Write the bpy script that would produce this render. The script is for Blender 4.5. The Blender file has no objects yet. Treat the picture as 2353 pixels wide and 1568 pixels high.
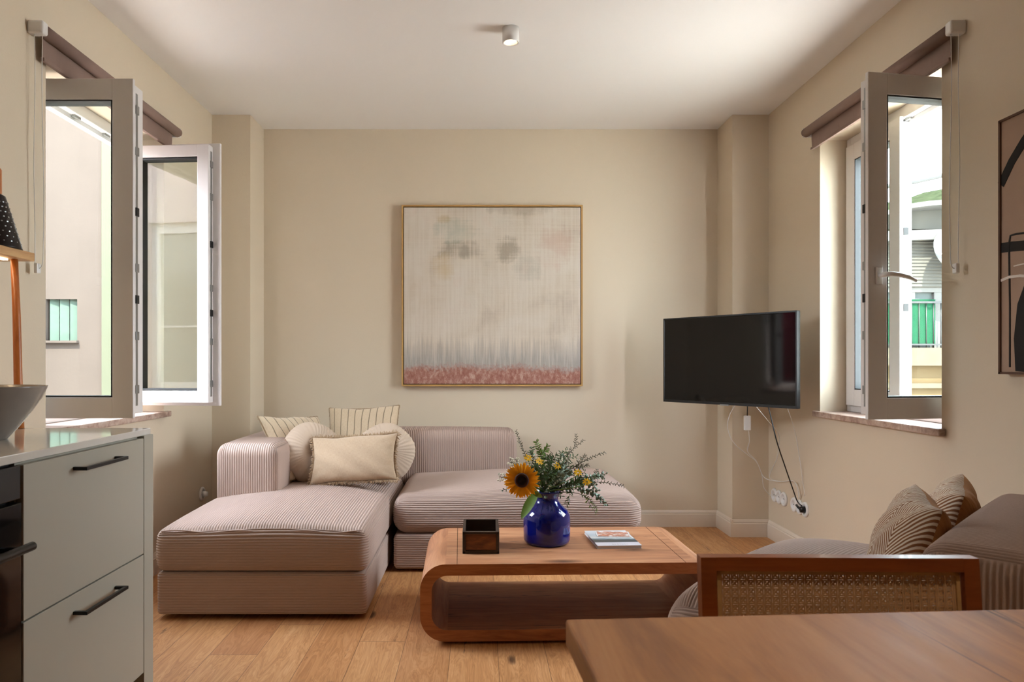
import bpy, bmesh, math, random
import numpy as np
from mathutils import Vector, Matrix, Euler

random.seed(7)
rng = np.random.default_rng(7)
PI = math.pi
SC = bpy.context.scene
COL = SC.collection

# ------------------------------------------------------------------ camera, world, sun, exposure
cam_data = bpy.data.cameras.new('camera')
cam_data.sensor_width = 36.0
cam_data.lens = 25.4
cam_data.shift_x = 71.5 / 2353
cam_data.shift_y = 51.0 / 2353
cam_data.clip_start = 0.02
cam_data.clip_end = 300
cam_data.dof.use_dof = True
cam_data.dof.focus_distance = 3.9
cam_data.dof.aperture_fstop = 9.0
cam = bpy.data.objects.new('camera', cam_data)
cam.location = (0, 0, 1.11)
cam.rotation_euler = (PI / 2, 0, 0)
COL.objects.link(cam)
SC.camera = cam

world = bpy.data.worlds.new('daylight')
SC.world = world
world.use_nodes = True
wn = world.node_tree.nodes
wl = world.node_tree.links
bgn = wn['Background']
wtc = wn.new('ShaderNodeTexCoord')
wsep = wn.new('ShaderNodeSeparateXYZ')
wramp = wn.new('ShaderNodeValToRGB')
wl.new(wtc.outputs['Generated'], wsep.inputs[0])
wl.new(wsep.outputs['Z'], wramp.inputs[0])
wl.new(wramp.outputs[0], bgn.inputs[0])
wramp.color_ramp.elements[0].position = 0.0
wramp.color_ramp.elements[0].color = (0.88, 0.94, 1.0, 1)
wramp.color_ramp.elements[1].position = 0.7
wramp.color_ramp.elements[1].color = (0.72, 0.84, 1.0, 1)
bgn.inputs[1].default_value = 27.0

sun_d = bpy.data.lights.new('sun', 'SUN')
sun_d.energy = 40.0
sun_d.angle = math.radians(0.6)
sun_d.color = (1.0, 0.93, 0.82)
sun = bpy.data.objects.new('sun', sun_d)
sun.rotation_euler = Vector((0.10, 0.60, -0.80)).to_track_quat('-Z', 'Y').to_euler()
sun.location = (0, -5, 12)
COL.objects.link(sun)

def portal(name, loc, rot, sx, sy):
    d = bpy.data.lights.new(name, 'AREA')
    d.shape = 'RECTANGLE'
    d.size = sx
    d.size_y = sy
    d.cycles.is_portal = True
    o = bpy.data.objects.new(name, d)
    o.location = loc
    o.rotation_euler = rot
    COL.objects.link(o)

portal('daylight_portal', (-1.975, 3.3875, 1.585), (0, -PI / 2, 0), 1.47, 1.065)
portal('daylight_portal', (2.095, 3.40, 1.585), (0, PI / 2, 0), 1.47, 1.04)

SC.view_settings.view_transform = 'Standard'
SC.view_settings.look = 'None'
SC.view_settings.exposure = 0.06
SC.view_settings.gamma = 1.0
SC.view_settings.use_curve_mapping = False

# ------------------------------------------------------------------ material helpers
def lin(c):
    if isinstance(c, str):
        c = [int(c[i:i + 2], 16) / 255 for i in (0, 2, 4)]
    return tuple((v / 12.92 if v <= 0.04045 else ((v + 0.055) / 1.055) ** 2.4) for v in c) + (1,)

class NT:
    def __init__(self, name):
        self.m = bpy.data.materials.new(name)
        self.m.use_nodes = True
        self.t = self.m.node_tree
        self.b = self.t.nodes['Principled BSDF']
    def n(self, typ, **kw):
        nd = self.t.nodes.new(typ)
        for k, v in kw.items():
            setattr(nd, k, v)
        return nd
    def put(self, sock, v):
        if hasattr(v, 'is_output') or isinstance(v, bpy.types.NodeSocket):
            self.t.links.new(v, sock)
        elif isinstance(v, bpy.types.Node):
            self.t.links.new(v.outputs[0], sock)
        else:
            sock.default_value = v
    def math(self, op, a, b=0.0, c=None):
        nd = self.n('ShaderNodeMath', operation=op)
        self.put(nd.inputs[0], a)
        self.put(nd.inputs[1], b)
        if c is not None:
            self.put(nd.inputs[2], c)
        return nd.outputs[0]
    def coord(self, scale=(1, 1, 1), loc=(0, 0, 0), rot=(0, 0, 0), out='Object'):
        tc = self.n('ShaderNodeTexCoord')
        mp = self.n('ShaderNodeMapping')
        mp.inputs['Scale'].default_value = scale
        mp.inputs['Location'].default_value = loc
        mp.inputs['Rotation'].default_value = rot
        self.t.links.new(tc.outputs[out], mp.inputs['Vector'])
        return mp.outputs[0]
    def noise(self, vec, scale=5, detail=3, rough=0.5, dist=0.0):
        nd = self.n('ShaderNodeTexNoise')
        self.put(nd.inputs['Vector'], vec)
        nd.inputs['Scale'].default_value = scale
        nd.inputs['Detail'].default_value = detail
        nd.inputs['Roughness'].default_value = rough
        nd.inputs['Distortion'].default_value = dist
        return nd.outputs['Fac']
    def ramp(self, fac, stops, interp='LINEAR'):
        nd = self.n('ShaderNodeValToRGB')
        cr = nd.color_ramp
        cr.interpolation = interp
        while len(cr.elements) < len(stops):
            cr.elements.new(0.5)
        for e, (p, c) in zip(cr.elements, stops):
            e.position = p
            e.color = lin(c) if isinstance(c, (str, tuple)) else (c, c, c, 1)
        self.put(nd.inputs[0], fac)
        return nd.outputs[0]
    def mix(self, fac, a, b, mode='MIX'):
        nd = self.n('ShaderNodeMix', data_type='RGBA', blend_type=mode)
        self.put(nd.inputs[0], fac)
        self.put(nd.inputs[6], lin(a) if isinstance(a, str) else a)
        self.put(nd.inputs[7], lin(b) if isinstance(b, str) else b)
        return nd.outputs[2]
    def bump(self, h, strength=0.3, dist=0.01):
        nd = self.n('ShaderNodeBump')
        nd.inputs['Strength'].default_value = strength
        nd.inputs['Distance'].default_value = dist
        self.put(nd.inputs['Height'], h)
        self.put(self.b.inputs['Normal'], nd.outputs[0])
    def col(self, v):
        self.put(self.b.inputs['Base Color'], lin(v) if isinstance(v, str) else v)
    def rough(self, v):
        self.put(self.b.inputs['Roughness'], v)

def plain(name, c, rough=0.5, metal=0.0, var=0.06, scale=8, bump=0.0, bscale=60, coat=0.0, spec=None, alb=1.0):
    m = NT(name)
    v = m.coord()
    n = m.noise(v, scale, 4)
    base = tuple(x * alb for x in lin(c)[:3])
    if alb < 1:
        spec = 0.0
    dark = tuple(x * (1 - var * 2) for x in base[:3]) + (1,)
    lite = tuple(min(1, x * (1 + var)) for x in base[:3]) + (1,)
    m.col(m.mix(n, dark, lite))
    m.rough(rough)
    m.b.inputs['Metallic'].default_value = metal
    if coat:
        m.b.inputs['Coat Weight'].default_value = coat
    if spec is not None:
        m.b.inputs['Specular IOR Level'].default_value = spec
    if bump:
        m.bump(m.noise(v, bscale, 3), bump, 0.003)
    return m.m

def wood(name, cols, axis=0, sc=6.0, stretch=12.0, rough=0.45, knots=0.0, bump=0.08, ringd=1.0, coat=0.0, cracks=0.0):
    """grain runs along the axis"""
    m = NT(name)
    s = [stretch, stretch, stretch]
    s[axis] = 1.0
    v = m.coord(scale=tuple(s))
    warp = m.noise(m.coord(scale=tuple([1.0 + (x - 1) * 0.25 for x in s])), sc * 0.35, 2, 0.5)
    n1 = m.noise(v, sc * 0.35, 5, 0.6, ringd)
    n2 = m.noise(v, sc * 2.2, 3, 0.7)
    f = m.math('ADD', m.math('MULTIPLY', n1, 0.7), m.math('MULTIPLY', n2, 0.3))
    f = m.math('ADD', f, m.math('MULTIPLY', m.math('SUBTRACT', warp, 0.5), 0.5))
    c = m.ramp(f, [(0.25, cols[0]), (0.5, cols[1]), (0.72, cols[2])])
    if knots:
        sk = [3.2, 3.2, 3.2]
        sk[axis] = 1.1
        vd = m.n('ShaderNodeTexVoronoi')
        vd.inputs['Scale'].default_value = 1.0
        vd.inputs['Randomness'].default_value = 1.0
        m.put(vd.inputs['Vector'], m.coord(scale=tuple(sk), loc=(0.3, 0.7, 0.1)))
        k = m.math('ADD', vd.outputs['Distance'], m.math('MULTIPLY', m.noise(v, 8, 2), 0.05))
        kf = m.ramp(k, [(0.02, 1.0), (knots, 0.0)])
        c = m.mix(kf, c, cols[3])
    if cracks:
        s2 = [9.0, 9.0, 9.0]
        s2[axis] = 0.55
        ck = m.noise(m.coord(scale=tuple(s2), loc=(.7, .2, .4)), 1.1, 4, 0.6, 0.5)
        e = m.math('ABSOLUTE', m.math('SUBTRACT', ck, 0.60))
        cf = m.ramp(e, [(0.0, 1.0), (cracks, 0.0)])
        c = m.mix(m.math('MULTIPLY', cf, 0.75), c, cols[3])
    m.col(c)
    m.rough(m.math('ADD', rough - 0.08, m.math('MULTIPLY', n2, 0.16)))
    if coat:
        m.b.inputs['Coat Weight'].default_value = coat
    m.bump(f, bump, 0.004)
    return m.m

# ------------------------------------------------------------------ mesh helpers
class MB:
    def __init__(self):
        self.v = []
        self.f = []
        self.uv = None
        self.smooth = []
        self.mi = []
        self.cur = 0
    def add(self, vs, fs, smooth=False):
        o = len(self.v)
        self.v += [tuple(p) for p in vs]
        self.f += [tuple(i + o for i in f) for f in fs]
        self.smooth += [smooth] * len(fs)
        self.mi += [self.cur] * len(fs)
        return self
    def box(self, x0, x1, y0, y1, z0, z1):
        x0, x1 = min(x0, x1), max(x0, x1)
        y0, y1 = min(y0, y1), max(y0, y1)
        z0, z1 = min(z0, z1), max(z0, z1)
        vs = [(x, y, z) for x in (x0, x1) for y in (y0, y1) for z in (z0, z1)]
        return self.add(vs, [(0, 1, 3, 2), (4, 6, 7, 5), (0, 4, 5, 1), (2, 3, 7, 6), (0, 2, 6, 4), (1, 5, 7, 3)])
    def obox(self, c, ax, ay, az):
        """box from centre and three half-axis vectors"""
        c, ax, ay, az = map(Vector, (c, ax, ay, az))
        vs = [c + ax * i + ay * j + az * k for i in (-1, 1) for j in (-1, 1) for k in (-1, 1)]
        return self.add(vs, [(0, 1, 3, 2), (4, 6, 7, 5), (0, 4, 5, 1), (2, 3, 7, 6), (0, 2, 6, 4), (1, 5, 7, 3)])
    def bbox(self, x0, x1, y0, y1, z0, z1, r=0.004, seg=2):
        """bevelled box"""
        bm = bmesh.new()
        bmesh.ops.create_cube(bm, size=1)
        for v in bm.verts:
            v.co = Vector(((x0 + x1) / 2 + v.co.x * abs(x1 - x0), (y0 + y1) / 2 + v.co.y * abs(y1 - y0), (z0 + z1) / 2 + v.co.z * abs(z1 - z0)))
        bmesh.ops.bevel(bm, geom=list(bm.edges), offset=r, segments=seg, affect='EDGES', profile=0.5)
        bm.verts.index_update()
        self.add([v.co[:] for v in bm.verts], [[v.index for v in f.verts] for f in bm.faces], False)
        bm.free()
        return self
    def tube(self, pts, r, seg=8, closed=False, cap=True):
        pts = [Vector(p) for p in pts]
        n = len(pts)
        rs = r if isinstance(r, (list, tuple)) else [r] * n
        up = Vector((0, 0, 1))
        prev = None
        vs = []
        for i, p in enumerate(pts):
            a = pts[(i - 1) % n] if (closed or i > 0) else p
            b = pts[(i + 1) % n] if (closed or i < n - 1) else p
            t = (b - a)
            t = t.normalized() if t.length > 1e-9 else Vector((0, 0, 1))
            if prev is None:
                u = t.cross(up)
                if u.length < 1e-3:
                    u = t.cross(Vector((1, 0, 0)))
                u.normalize()
            else:
                u = (prev - t * prev.dot(t))
                if u.length < 1e-6:
                    u = t.orthogonal()
                u.normalize()
            prev = u
            w = t.cross(u)
            for k in range(seg):
                a_ = 2 * PI * k / seg
                vs.append(p + (u * math.cos(a_) + w * math.sin(a_)) * rs[i])
        fs = []
        m = n if closed else n - 1
        for i in range(m):
            j = (i + 1) % n
            for k in range(seg):
                l = (k + 1) % seg
                fs.append((i * seg + k, i * seg + l, j * seg + l, j * seg + k))
        if cap and not closed:
            fs.append(tuple(range(seg))[::-1])
            fs.append(tuple((n - 1) * seg + k for k in range(seg)))
        return self.add(vs, fs, True)
    def lathe(self, prof, c=(0, 0, 0), seg=32, fn=None):
        """profile of (radius, z) about the vertical through c"""
        vs = []
        for (r, z) in prof:
            for k in range(seg):
                a = 2 * PI * k / seg
                rr = r
                if fn:
                    rr = r + fn(r, z, a)
                vs.append((c[0] + rr * math.cos(a), c[1] + rr * math.sin(a), c[2] + z))
        fs = []
        for i in range(len(prof) - 1):
            for k in range(seg):
                l = (k + 1) % seg
                fs.append((i * seg + k, i * seg + l, (i + 1) * seg + l, (i + 1) * seg + k))
        if prof[0][0] > 1e-4:
            fs.append(tuple(range(seg))[::-1])
        if prof[-1][0] > 1e-4:
            fs.append(tuple((len(prof) - 1) * seg + k for k in range(seg)))
        return self.add(vs, fs, True)
    def prism(self, pts2, axis, a, b):
        """extrude a 2-D outline along an axis from a to b; pts2 in the two other axes in order"""
        def P(p, t):
            return {0: (t, p[0], p[1]), 1: (p[0], t, p[1]), 2: (p[0], p[1], t)}[axis]
        n = len(pts2)
        vs = [P(p, a) for p in pts2] + [P(p, b) for p in pts2]
        fs = [tuple(range(n))[::-1], tuple(range(n, 2 * n))] + [(i, (i + 1) % n, n + (i + 1) % n, n + i) for i in range(n)]
        return self.add(vs, fs)
    def build(self, name, mats, parent=None, local=False, M=None, normals=True):
        me = bpy.data.meshes.new(name)
        me.from_pydata(self.v, [], self.f)
        if M is not None:
            me.transform(M)
        if parent is not None and not local:
            me.transform(WM[parent.name].inverted())
        for mm in (mats if isinstance(mats, (list, tuple)) else [mats]):
            me.materials.append(mm)
        me.polygons.foreach_set('use_smooth', self.smooth)
        me.polygons.foreach_set('material_index', self.mi)
        if normals:
            bm = bmesh.new()
            bm.from_mesh(me)
            bmesh.ops.recalc_face_normals(bm, faces=bm.faces)
            bm.to_mesh(me)
            bm.free()
        if self.uv is not None:
            at = me.attributes.new('puv', 'FLOAT_VECTOR', 'POINT')
            at.data.foreach_set('vector', np.array(self.uv, dtype=np.float32).ravel())
        me.update()
        o = bpy.data.objects.new(name, me)
        COL.objects.link(o)
        if parent is not None:
            o.parent = parent
            WM[o.name] = WM[parent.name]
        else:
            WM[o.name] = Matrix.Identity(4)
        return o

WM = {}
def tag(o, label=None, cat=None, group=None, kind=None):
    if label: o['label'] = label
    if cat: o['category'] = cat
    if group: o['group'] = group
    if kind: o['kind'] = kind
    return o

def thing(name, label, cat, loc=(0, 0, 0), rz=0.0, group=None, kind=None):
    o = bpy.data.objects.new(name, None)
    o.empty_display_size = 0.1
    COL.objects.link(o)
    o.location = loc
    o.rotation_euler = (0, 0, rz)
    WM[o.name] = Matrix.Translation(loc) @ Matrix.Rotation(rz, 4, 'Z')
    return tag(o, label, cat, group, kind)

def struct(name, mb, mat, label, cat='wall'):
    return tag(mb.build(name, mat), label, cat, kind='structure')

def axis_samples(h, r, step):
    flat = h - r
    n = max(2, int(round(2 * flat / step)) + 1)
    mid = np.linspace(-flat, flat, n)
    na = max(5, int(round(1.57 * r / step)))
    t = np.tan(np.linspace(0, PI / 4, na)[1:])
    hi = flat + r * t
    return np.concatenate([-hi[::-1], mid, hi])

def cushion(sx, sy, sz, r=0.05, steps=(.04, .04, .04), crown=0.0, side=0.0, rib=None, amp=0.0056, pitch=0.0118, post=None):
    """rounded upholstered block, base at z=0, centred in x and y; rib(P, face) gives the rib coordinate"""
    hx, hy, hz = sx / 2, sy / 2, sz / 2
    X, Y, Z = axis_samples(hx, r, steps[0]), axis_samples(hy, r, steps[1]), axis_samples(hz, r, steps[2])
    allv, allf, faces_id = [], [], []
    off = 0
    def grid(A, B, fn, fid, flip):
        nonlocal off
        a, b = np.meshgrid(A, B, indexing='ij')
        P = fn(a.ravel(), b.ravel())
        allv.append(P)
        faces_id.append(np.full(len(P), fid))
        na, nb = len(A), len(B)
        i = np.arange(na - 1)[:, None] * nb + np.arange(nb - 1)[None, :]
        i = i.ravel() + off
        q = np.stack([i, i + nb, i + nb + 1, i + 1], 1)
        if flip:
            q = q[:, ::-1]
        allf.append(q)
        off += len(P)
    one = lambda a: np.ones_like(a)
    grid(X, Y, lambda a, b: np.stack([a, b, hz * one(a)], 1), 5, False)
    grid(X, Y, lambda a, b: np.stack([a, b, -hz * one(a)], 1), 4, True)
    grid(X, Z, lambda a, b: np.stack([a, -hy * one(a), b], 1), 2, False)
    grid(X, Z, lambda a, b: np.stack([a, hy * one(a), b], 1), 3, True)
    grid(Y, Z, lambda a, b: np.stack([-hx * one(a), a, b], 1), 0, True)
    grid(Y, Z, lambda a, b: np.stack([hx * one(a), a, b], 1), 1, False)
    P = np.concatenate(allv)
    F = np.concatenate(allf)
    fid = np.concatenate(faces_id)
    key = np.round(P * 1e5).astype(np.int64)
    _, idx, inv = np.unique(key, axis=0, return_index=True, return_inverse=True)
    inv = np.asarray(inv).ravel()
    P = P[idx]
    fid = fid[idx]
    F = inv[F]
    h = np.array([hx, hy, hz]) - r
    inner = np.clip(P, -h, h)
    d = P - inner
    nn = d / np.maximum(np.linalg.norm(d, axis=1, keepdims=True), 1e-9)
    Q = inner + nn * r
    u = np.clip(Q[:, 0] / hx, -1, 1)
    v = np.clip(Q[:, 1] / hy, -1, 1)
    w = np.clip(Q[:, 2] / hz, -1, 1)
    cr = crown * np.power(np.clip((1 - u ** 2) * (1 - v ** 2), 0, 1), 0.45)
    Q[:, 2] += cr * np.clip((w + 1) / 2, 0, 1)
    bul = side * (1 - w ** 2)
    Q[:, 0] += bul * u
    Q[:, 1] += bul * v
    if rib is not None:
        c = rib(P, fid)
        hgt = np.power(np.abs(np.sin(PI * c / pitch)), 0.6)
        Q += nn * ((hgt - 0.5) * amp)[:, None]
    if post is not None:
        Q = post(Q)
    Q[:, 2] += hz
    mb = MB()
    mb.v = [tuple(p) for p in Q.tolist()]
    mb.f = [tuple(f) for f in F.tolist()]
    mb.smooth = [True] * len(mb.f)
    mb.mi = [0] * len(mb.f)
    return mb

def move(mb, M):
    mb.v = [tuple(M @ Vector(p)) for p in mb.v]
    return mb

def pillow(w, h, t, n=30, ear=0.07, wr=0.004, seed=1, twist=0.0, power=0.42):
    """flat square pillow in the xz plane, thickness along y, centred"""
    r = random.Random(seed)
    ph = [r.uniform(0, 6.28) for _ in range(8)]
    mb = MB()
    mb.uv = []
    idx = {}
    for s in (1, -1):
        for i in range(n + 1):
            for j in range(n + 1):
                u = -math.cos(PI * i / n)
                v = -math.cos(PI * j / n)
                border = i in (0, n) or j in (0, n)
                k = (i, j) if border else (i, j, s)
                if k in idx:
                    continue
                x = u * w / 2 * (1 - ear * (1 - v * v))
                z = v * h / 2 * (1 - ear * (1 - u * u))
                q = max(0.0, (1 - u * u) * (1 - v * v))
                y = s * t / 2 * q ** power
                e = (1 - min(1, q * 2.5))
                y += wr * q ** 0.3 * math.sin(9 * u + 7 * v + ph[0]) * s
                y += wr * 1.4 * e * q ** 0.25 * math.sin(18 * math.atan2(v, u) + ph[1]) * s
                y += twist * u * v
                z += wr * 0.8 * math.sin(5 * u + ph[2]) * (v if abs(v) > .6 else 0)
                idx[k] = len(mb.v)
                mb.v.append((x, y, z))
                mb.uv.append((u * w / 2, v * h / 2, s))
    def g(i, j, s):
        return idx[(i, j)] if (i in (0, n) or j in (0, n)) else idx[(i, j, s)]
    for s in (1, -1):
        for i in range(n):
            for j in range(n):
                q = (g(i, j, s), g(i + 1, j, s), g(i + 1, j + 1, s), g(i, j + 1, s))
                mb.f.append(q if s < 0 else q[::-1])
    mb.smooth = [True] * len(mb.f)
    mb.mi = [0] * len(mb.f)
    return mb

def frame_matrix(c, xax, zax):
    """matrix with local x along xax, local z near zax, origin c"""
    x = Vector(xax).normalized()
    z = Vector(zax)
    z = (z - x * z.dot(x)).normalized()
    y = z.cross(x)
    M = Matrix((x, y, z)).transposed().to_4x4()
    M.translation = Vector(c)
    return M

# ------------------------------------------------------------------ materials
M = {}
M['wall'] = plain('wall_paint', 'DACAB2', 0.62, var=0.012, scale=2.5, bump=0.12, bscale=140)
M['ceiling'] = plain('ceiling_paint', 'F6F3EF', 0.75, var=0.008, scale=2)
M['base'] = plain('baseboard_paint', 'E6D8C6', 0.4, var=0.01)
M['pvc'] = plain('white_window_plastic', 'E4DFDC', 0.3, var=0.01)
M['gasket'] = plain('rubber_gasket', '2C2E30', 0.6)
M['hardware'] = plain('zinc_hardware', '9A9A98', 0.35, 0.8)
M['white'] = plain('white_plastic', 'EDEAE6', 0.35, var=0.01)
M['black'] = plain('black_plastic', '0D0C0C', 0.35, var=0.05)
M['blackmetal'] = plain('black_metal', '1B1A19', 0.4, 0.4)
M['blind'] = plain('taupe_blind_fabric', '8D7468', 0.8, var=0.03, scale=30, bump=0.2, bscale=600)
M['cabinet'] = plain('sage_grey_cabinet', 'ADA899', 0.38, var=0.01)
M['counter'] = plain('pale_quartz', 'D9D2C8', 0.07, var=0.02, scale=60, spec=0.7)
M['kick'] = plain('dark_toe_kick', '4B4A46', 0.5)

def stone_mat():
    m = NT('brown_marble')
    v = m.coord()
    n = m.noise(v, 22, 6, 0.65, 0.6)
    m.col(m.ramp(n, [(0.3, '8A6A5C'), (0.5, 'B59A8A'), (0.7, 'CDBBAE')]))
    m.rough(0.3)
    return m.m
M['stone'] = stone_mat()

def floor_mat():
    m = NT('oak_plank_floor')
    tc = m.n('ShaderNodeTexCoord')
    sp = m.n('ShaderNodeSeparateXYZ')
    m.t.links.new(tc.outputs['Object'], sp.inputs[0])
    x, y = sp.outputs[0], sp.outputs[1]
    px = m.math('DIVIDE', m.math('ADD', x, 0.118 + 18.3), 0.183)
    ix = m.math('FLOOR', px)
    fx = m.math('FRACT', px)
    wn_ = m.n('ShaderNodeTexWhiteNoise', noise_dimensions='1D')
    m.put(wn_.inputs['W'], ix)
    py = m.math('DIVIDE', m.math('ADD', m.math('ADD', y, 40.0), m.math('MULTIPLY', wn_.outputs[0], 1.9)), 1.9)
    iy = m.math('FLOOR', py)
    fy = m.math('FRACT', py)
    cmb = m.n('ShaderNodeCombineXYZ')
    m.put(cmb.inputs[0], ix)
    m.put(cmb.inputs[1], iy)
    w2 = m.n('ShaderNodeTexWhiteNoise', noise_dimensions='3D')
    m.put(w2.inputs['Vector'], cmb.outputs[0])
    # grain coordinates shifted per plank
    vm = m.n('ShaderNodeVectorMath', operation='MULTIPLY_ADD')
    m.t.links.new(w2.outputs['Color'], vm.inputs[0])
    vm.inputs[1].default_value = (13, 27, 5)
    m.t.links.new(tc.outputs['Object'], vm.inputs[2])
    mp = m.n('ShaderNodeMapping')
    mp.inputs['Scale'].default_value = (12, 1.3, 1)
    m.t.links.new(vm.outputs[0], mp.inputs[0])
    g1 = m.noise(mp.outputs[0], 1.5, 4, 0.55, 1.6)
    rings = m.math('FRACT', m.math('MULTIPLY', g1, 9.0))
    rings = m.math('ABSOLUTE', m.math('SUBTRACT', rings, 0.5))
    mp2 = m.n('ShaderNodeMapping')
    mp2.inputs['Scale'].default_value = (120, 3, 1)
    m.t.links.new(vm.outputs[0], mp2.inputs[0])
    g2 = m.noise(mp2.outputs[0], 1.5, 3, 0.6)
    f = m.math('ADD', m.math('MULTIPLY', rings, 0.35), m.math('ADD', m.math('MULTIPLY', g1, 0.5), m.math('MULTIPLY', g2, 0.35)))
    c = m.ramp(f, [(0.3, 'AE7A4C'), (0.52, 'CC9966'), (0.75, 'DEB182')])
    tint = m.ramp(w2.outputs['Value'], [(0.0, 'D2A888'), (0.5, 'FFF4E6'), (1.0, 'E8C49C')])
    c = m.mix(0.55, c, tint, 'MULTIPLY')
    # knots and cracks
    vd = m.n('ShaderNodeTexVoronoi')
    vd.inputs['Scale'].default_value = 1.0
    mp3 = m.n('ShaderNodeMapping')
    mp3.inputs['Scale'].default_value = (5.5, 2.0, 1)
    m.t.links.new(vm.outputs[0], mp3.inputs[0])
    m.put(vd.inputs['Vector'], mp3.outputs[0])
    k = m.math('ADD', vd.outputs['Distance'], m.math('MULTIPLY', g2, 0.06))
    kf = m.ramp(k, [(0.09, 1.0), (0.15, 0.0)])
    c = m.mix(m.math('MULTIPLY', kf, 0.85), c, '452A1A')
    mp4 = m.n('ShaderNodeMapping')
    mp4.inputs['Scale'].default_value = (9, 0.9, 1)
    m.t.links.new(vm.outputs[0], mp4.inputs[0])
    ck = m.noise(mp4.outputs[0], 2.6, 5, 0.65, 0.3)
    cf = m.ramp(ck, [(0.30, 0.85), (0.345, 0.0)])
    c = m.mix(cf, c, '5C3A22')
    # plank joints
    ex = m.math('MINIMUM', fx, m.math('SUBTRACT', 1.0, fx))
    ey = m.math('MINIMUM', fy, m.math('SUBTRACT', 1.0, fy))
    jx = m.math('LESS_THAN', ex, 0.006)
    jy = m.math('LESS_THAN', ey, 0.0008)
    j = m.math('MAXIMUM', jx, jy)
    c = m.mix(m.math('MULTIPLY', j, 0.75), c, '5A3A20')
    m.col(c)
    m.rough(m.math('ADD', 0.42, m.math('MULTIPLY', g2, 0.15)))
    hh = m.math('SUBTRACT', m.math('MULTIPLY', f, 0.4), j)
    m.bump(hh, 0.25, 0.003)
    return m.m
M['floor'] = floor_mat()

def cord_mat():
    m = NT('taupe_corduroy')
    v = m.coord()
    n = m.noise(v, 3.0, 3)
    n2 = m.noise(v, 260, 2)
    c = m.mix(n, 'A88F82', 'B59D8F')
    c = m.mix(m.math('MULTIPLY', n2, 0.3), c, 'BAA59A')
    m.col(c)
    m.rough(0.9)
    m.b.inputs['Sheen Weight'].default_value = 0.08
    m.b.inputs['Sheen Roughness'].default_value = 0.5
    m.b.inputs['Sheen Tint'].default_value = lin('E8DAD4')
    m.bump(n2, 0.25, 0.002)
    return m.m
M['cord'] = cord_mat()

def linen_mat(name, c1, c2, stripes=None, bump=0.3):
    m = NT(name)
    at = m.n('ShaderNodeAttribute', attribute_name='puv')
    mpx = m.n('ShaderNodeMapping'); mpx.inputs['Scale'].default_value = (700, 60, 1)
    mpy = m.n('ShaderNodeMapping'); mpy.inputs['Scale'].default_value = (60, 700, 1)
    m.t.links.new(at.outputs['Vector'], mpx.inputs[0])
    m.t.links.new(at.outputs['Vector'], mpy.inputs[0])
    a = m.noise(mpx.outputs[0], 1, 2)
    b = m.noise(mpy.outputs[0], 1, 2)
    n = m.math('MULTIPLY', m.math('ADD', a, b), 0.5)
    f = m.ramp(n, [(0.35, 0.0), (0.65, 1.0)])
    c = m.mix(f, c1, c2)
    if stripes:
        sp = m.n('ShaderNodeSeparateXYZ')
        m.t.links.new(at.outputs['Vector'], sp.inputs[0])
        wob = m.math('MULTIPLY', m.math('SUBTRACT', m.noise(at.outputs['Vector'], 12, 2), 0.5), 0.006)
        q = m.math('FRACT', m.math('ADD', m.math('DIVIDE', m.math('ADD', sp.outputs[0], wob), stripes[0]), 100.5))
        e = m.math('ABSOLUTE', m.math('SUBTRACT', q, 0.5))
        line = m.ramp(e, [(stripes[1], 1.0), (stripes[1] + 0.03, 0.0)])
        c = m.mix(line, c, stripes[2])
    m.col(c)
    m.rough(0.92)
    m.b.inputs['Sheen Weight'].default_value = 0.2
    m.bump(n, bump, 0.002)
    return m.m
M['striped'] = linen_mat('striped_linen', 'C2A98C', 'D3BDA0', (0.046, 0.042, '7D6C56'))
M['linen'] = linen_mat('oatmeal_linen', 'B0967A', 'C2A98C')
M['linen_edge'] = plain('oatmeal_fringe', 'B79B7C', 0.95, var=0.08, scale=80)
M['linen_trim'] = plain('brown_stitched_edge', '9A8064', 0.95, var=0.1, scale=80)
M['muslin'] = plain('pleated_cotton', 'C6B09A', 0.9, var=0.03, scale=20, bump=0.25, bscale=160)

def chevron_mat():
    m = NT('chevron_weave')
    at = m.n('ShaderNodeAttribute', attribute_name='puv')
    sp = m.n('ShaderNodeSeparateXYZ')
    m.t.links.new(at.outputs['Vector'], sp.inputs[0])
    x, y = sp.outputs[0], sp.outputs[1]
    t = m.math('ABSOLUTE', m.math('SUBTRACT', m.math('FRACT', m.math('DIVIDE', m.math('ADD', x, 10.0), 0.15)), 0.5))
    t = m.math('MULTIPLY', t, 0.15)
    s = m.math('FRACT', m.math('DIVIDE', m.math('ADD', m.math('ADD', y, m.math('MULTIPLY', t, 1.6)), 10.0), 0.0165))
    s = m.math('ABSOLUTE', m.math('SUBTRACT', s, 0.5))
    f = m.ramp(s, [(0.20, 0.0), (0.29, 1.0)])
    c = m.mix(f, 'E3D3BD', '8A5A35')
    m.col(m.mix(m.math('LESS_THAN', sp.outputs[2], 0.0), c, 'B07A45'))
    m.rough(0.9)
    m.bump(f, 0.4, 0.002)
    return m.m
M['chevron'] = chevron_mat()
M['ochre'] = plain('ochre_cotton', '9A6438', 0.9, var=0.05, scale=30)

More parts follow.
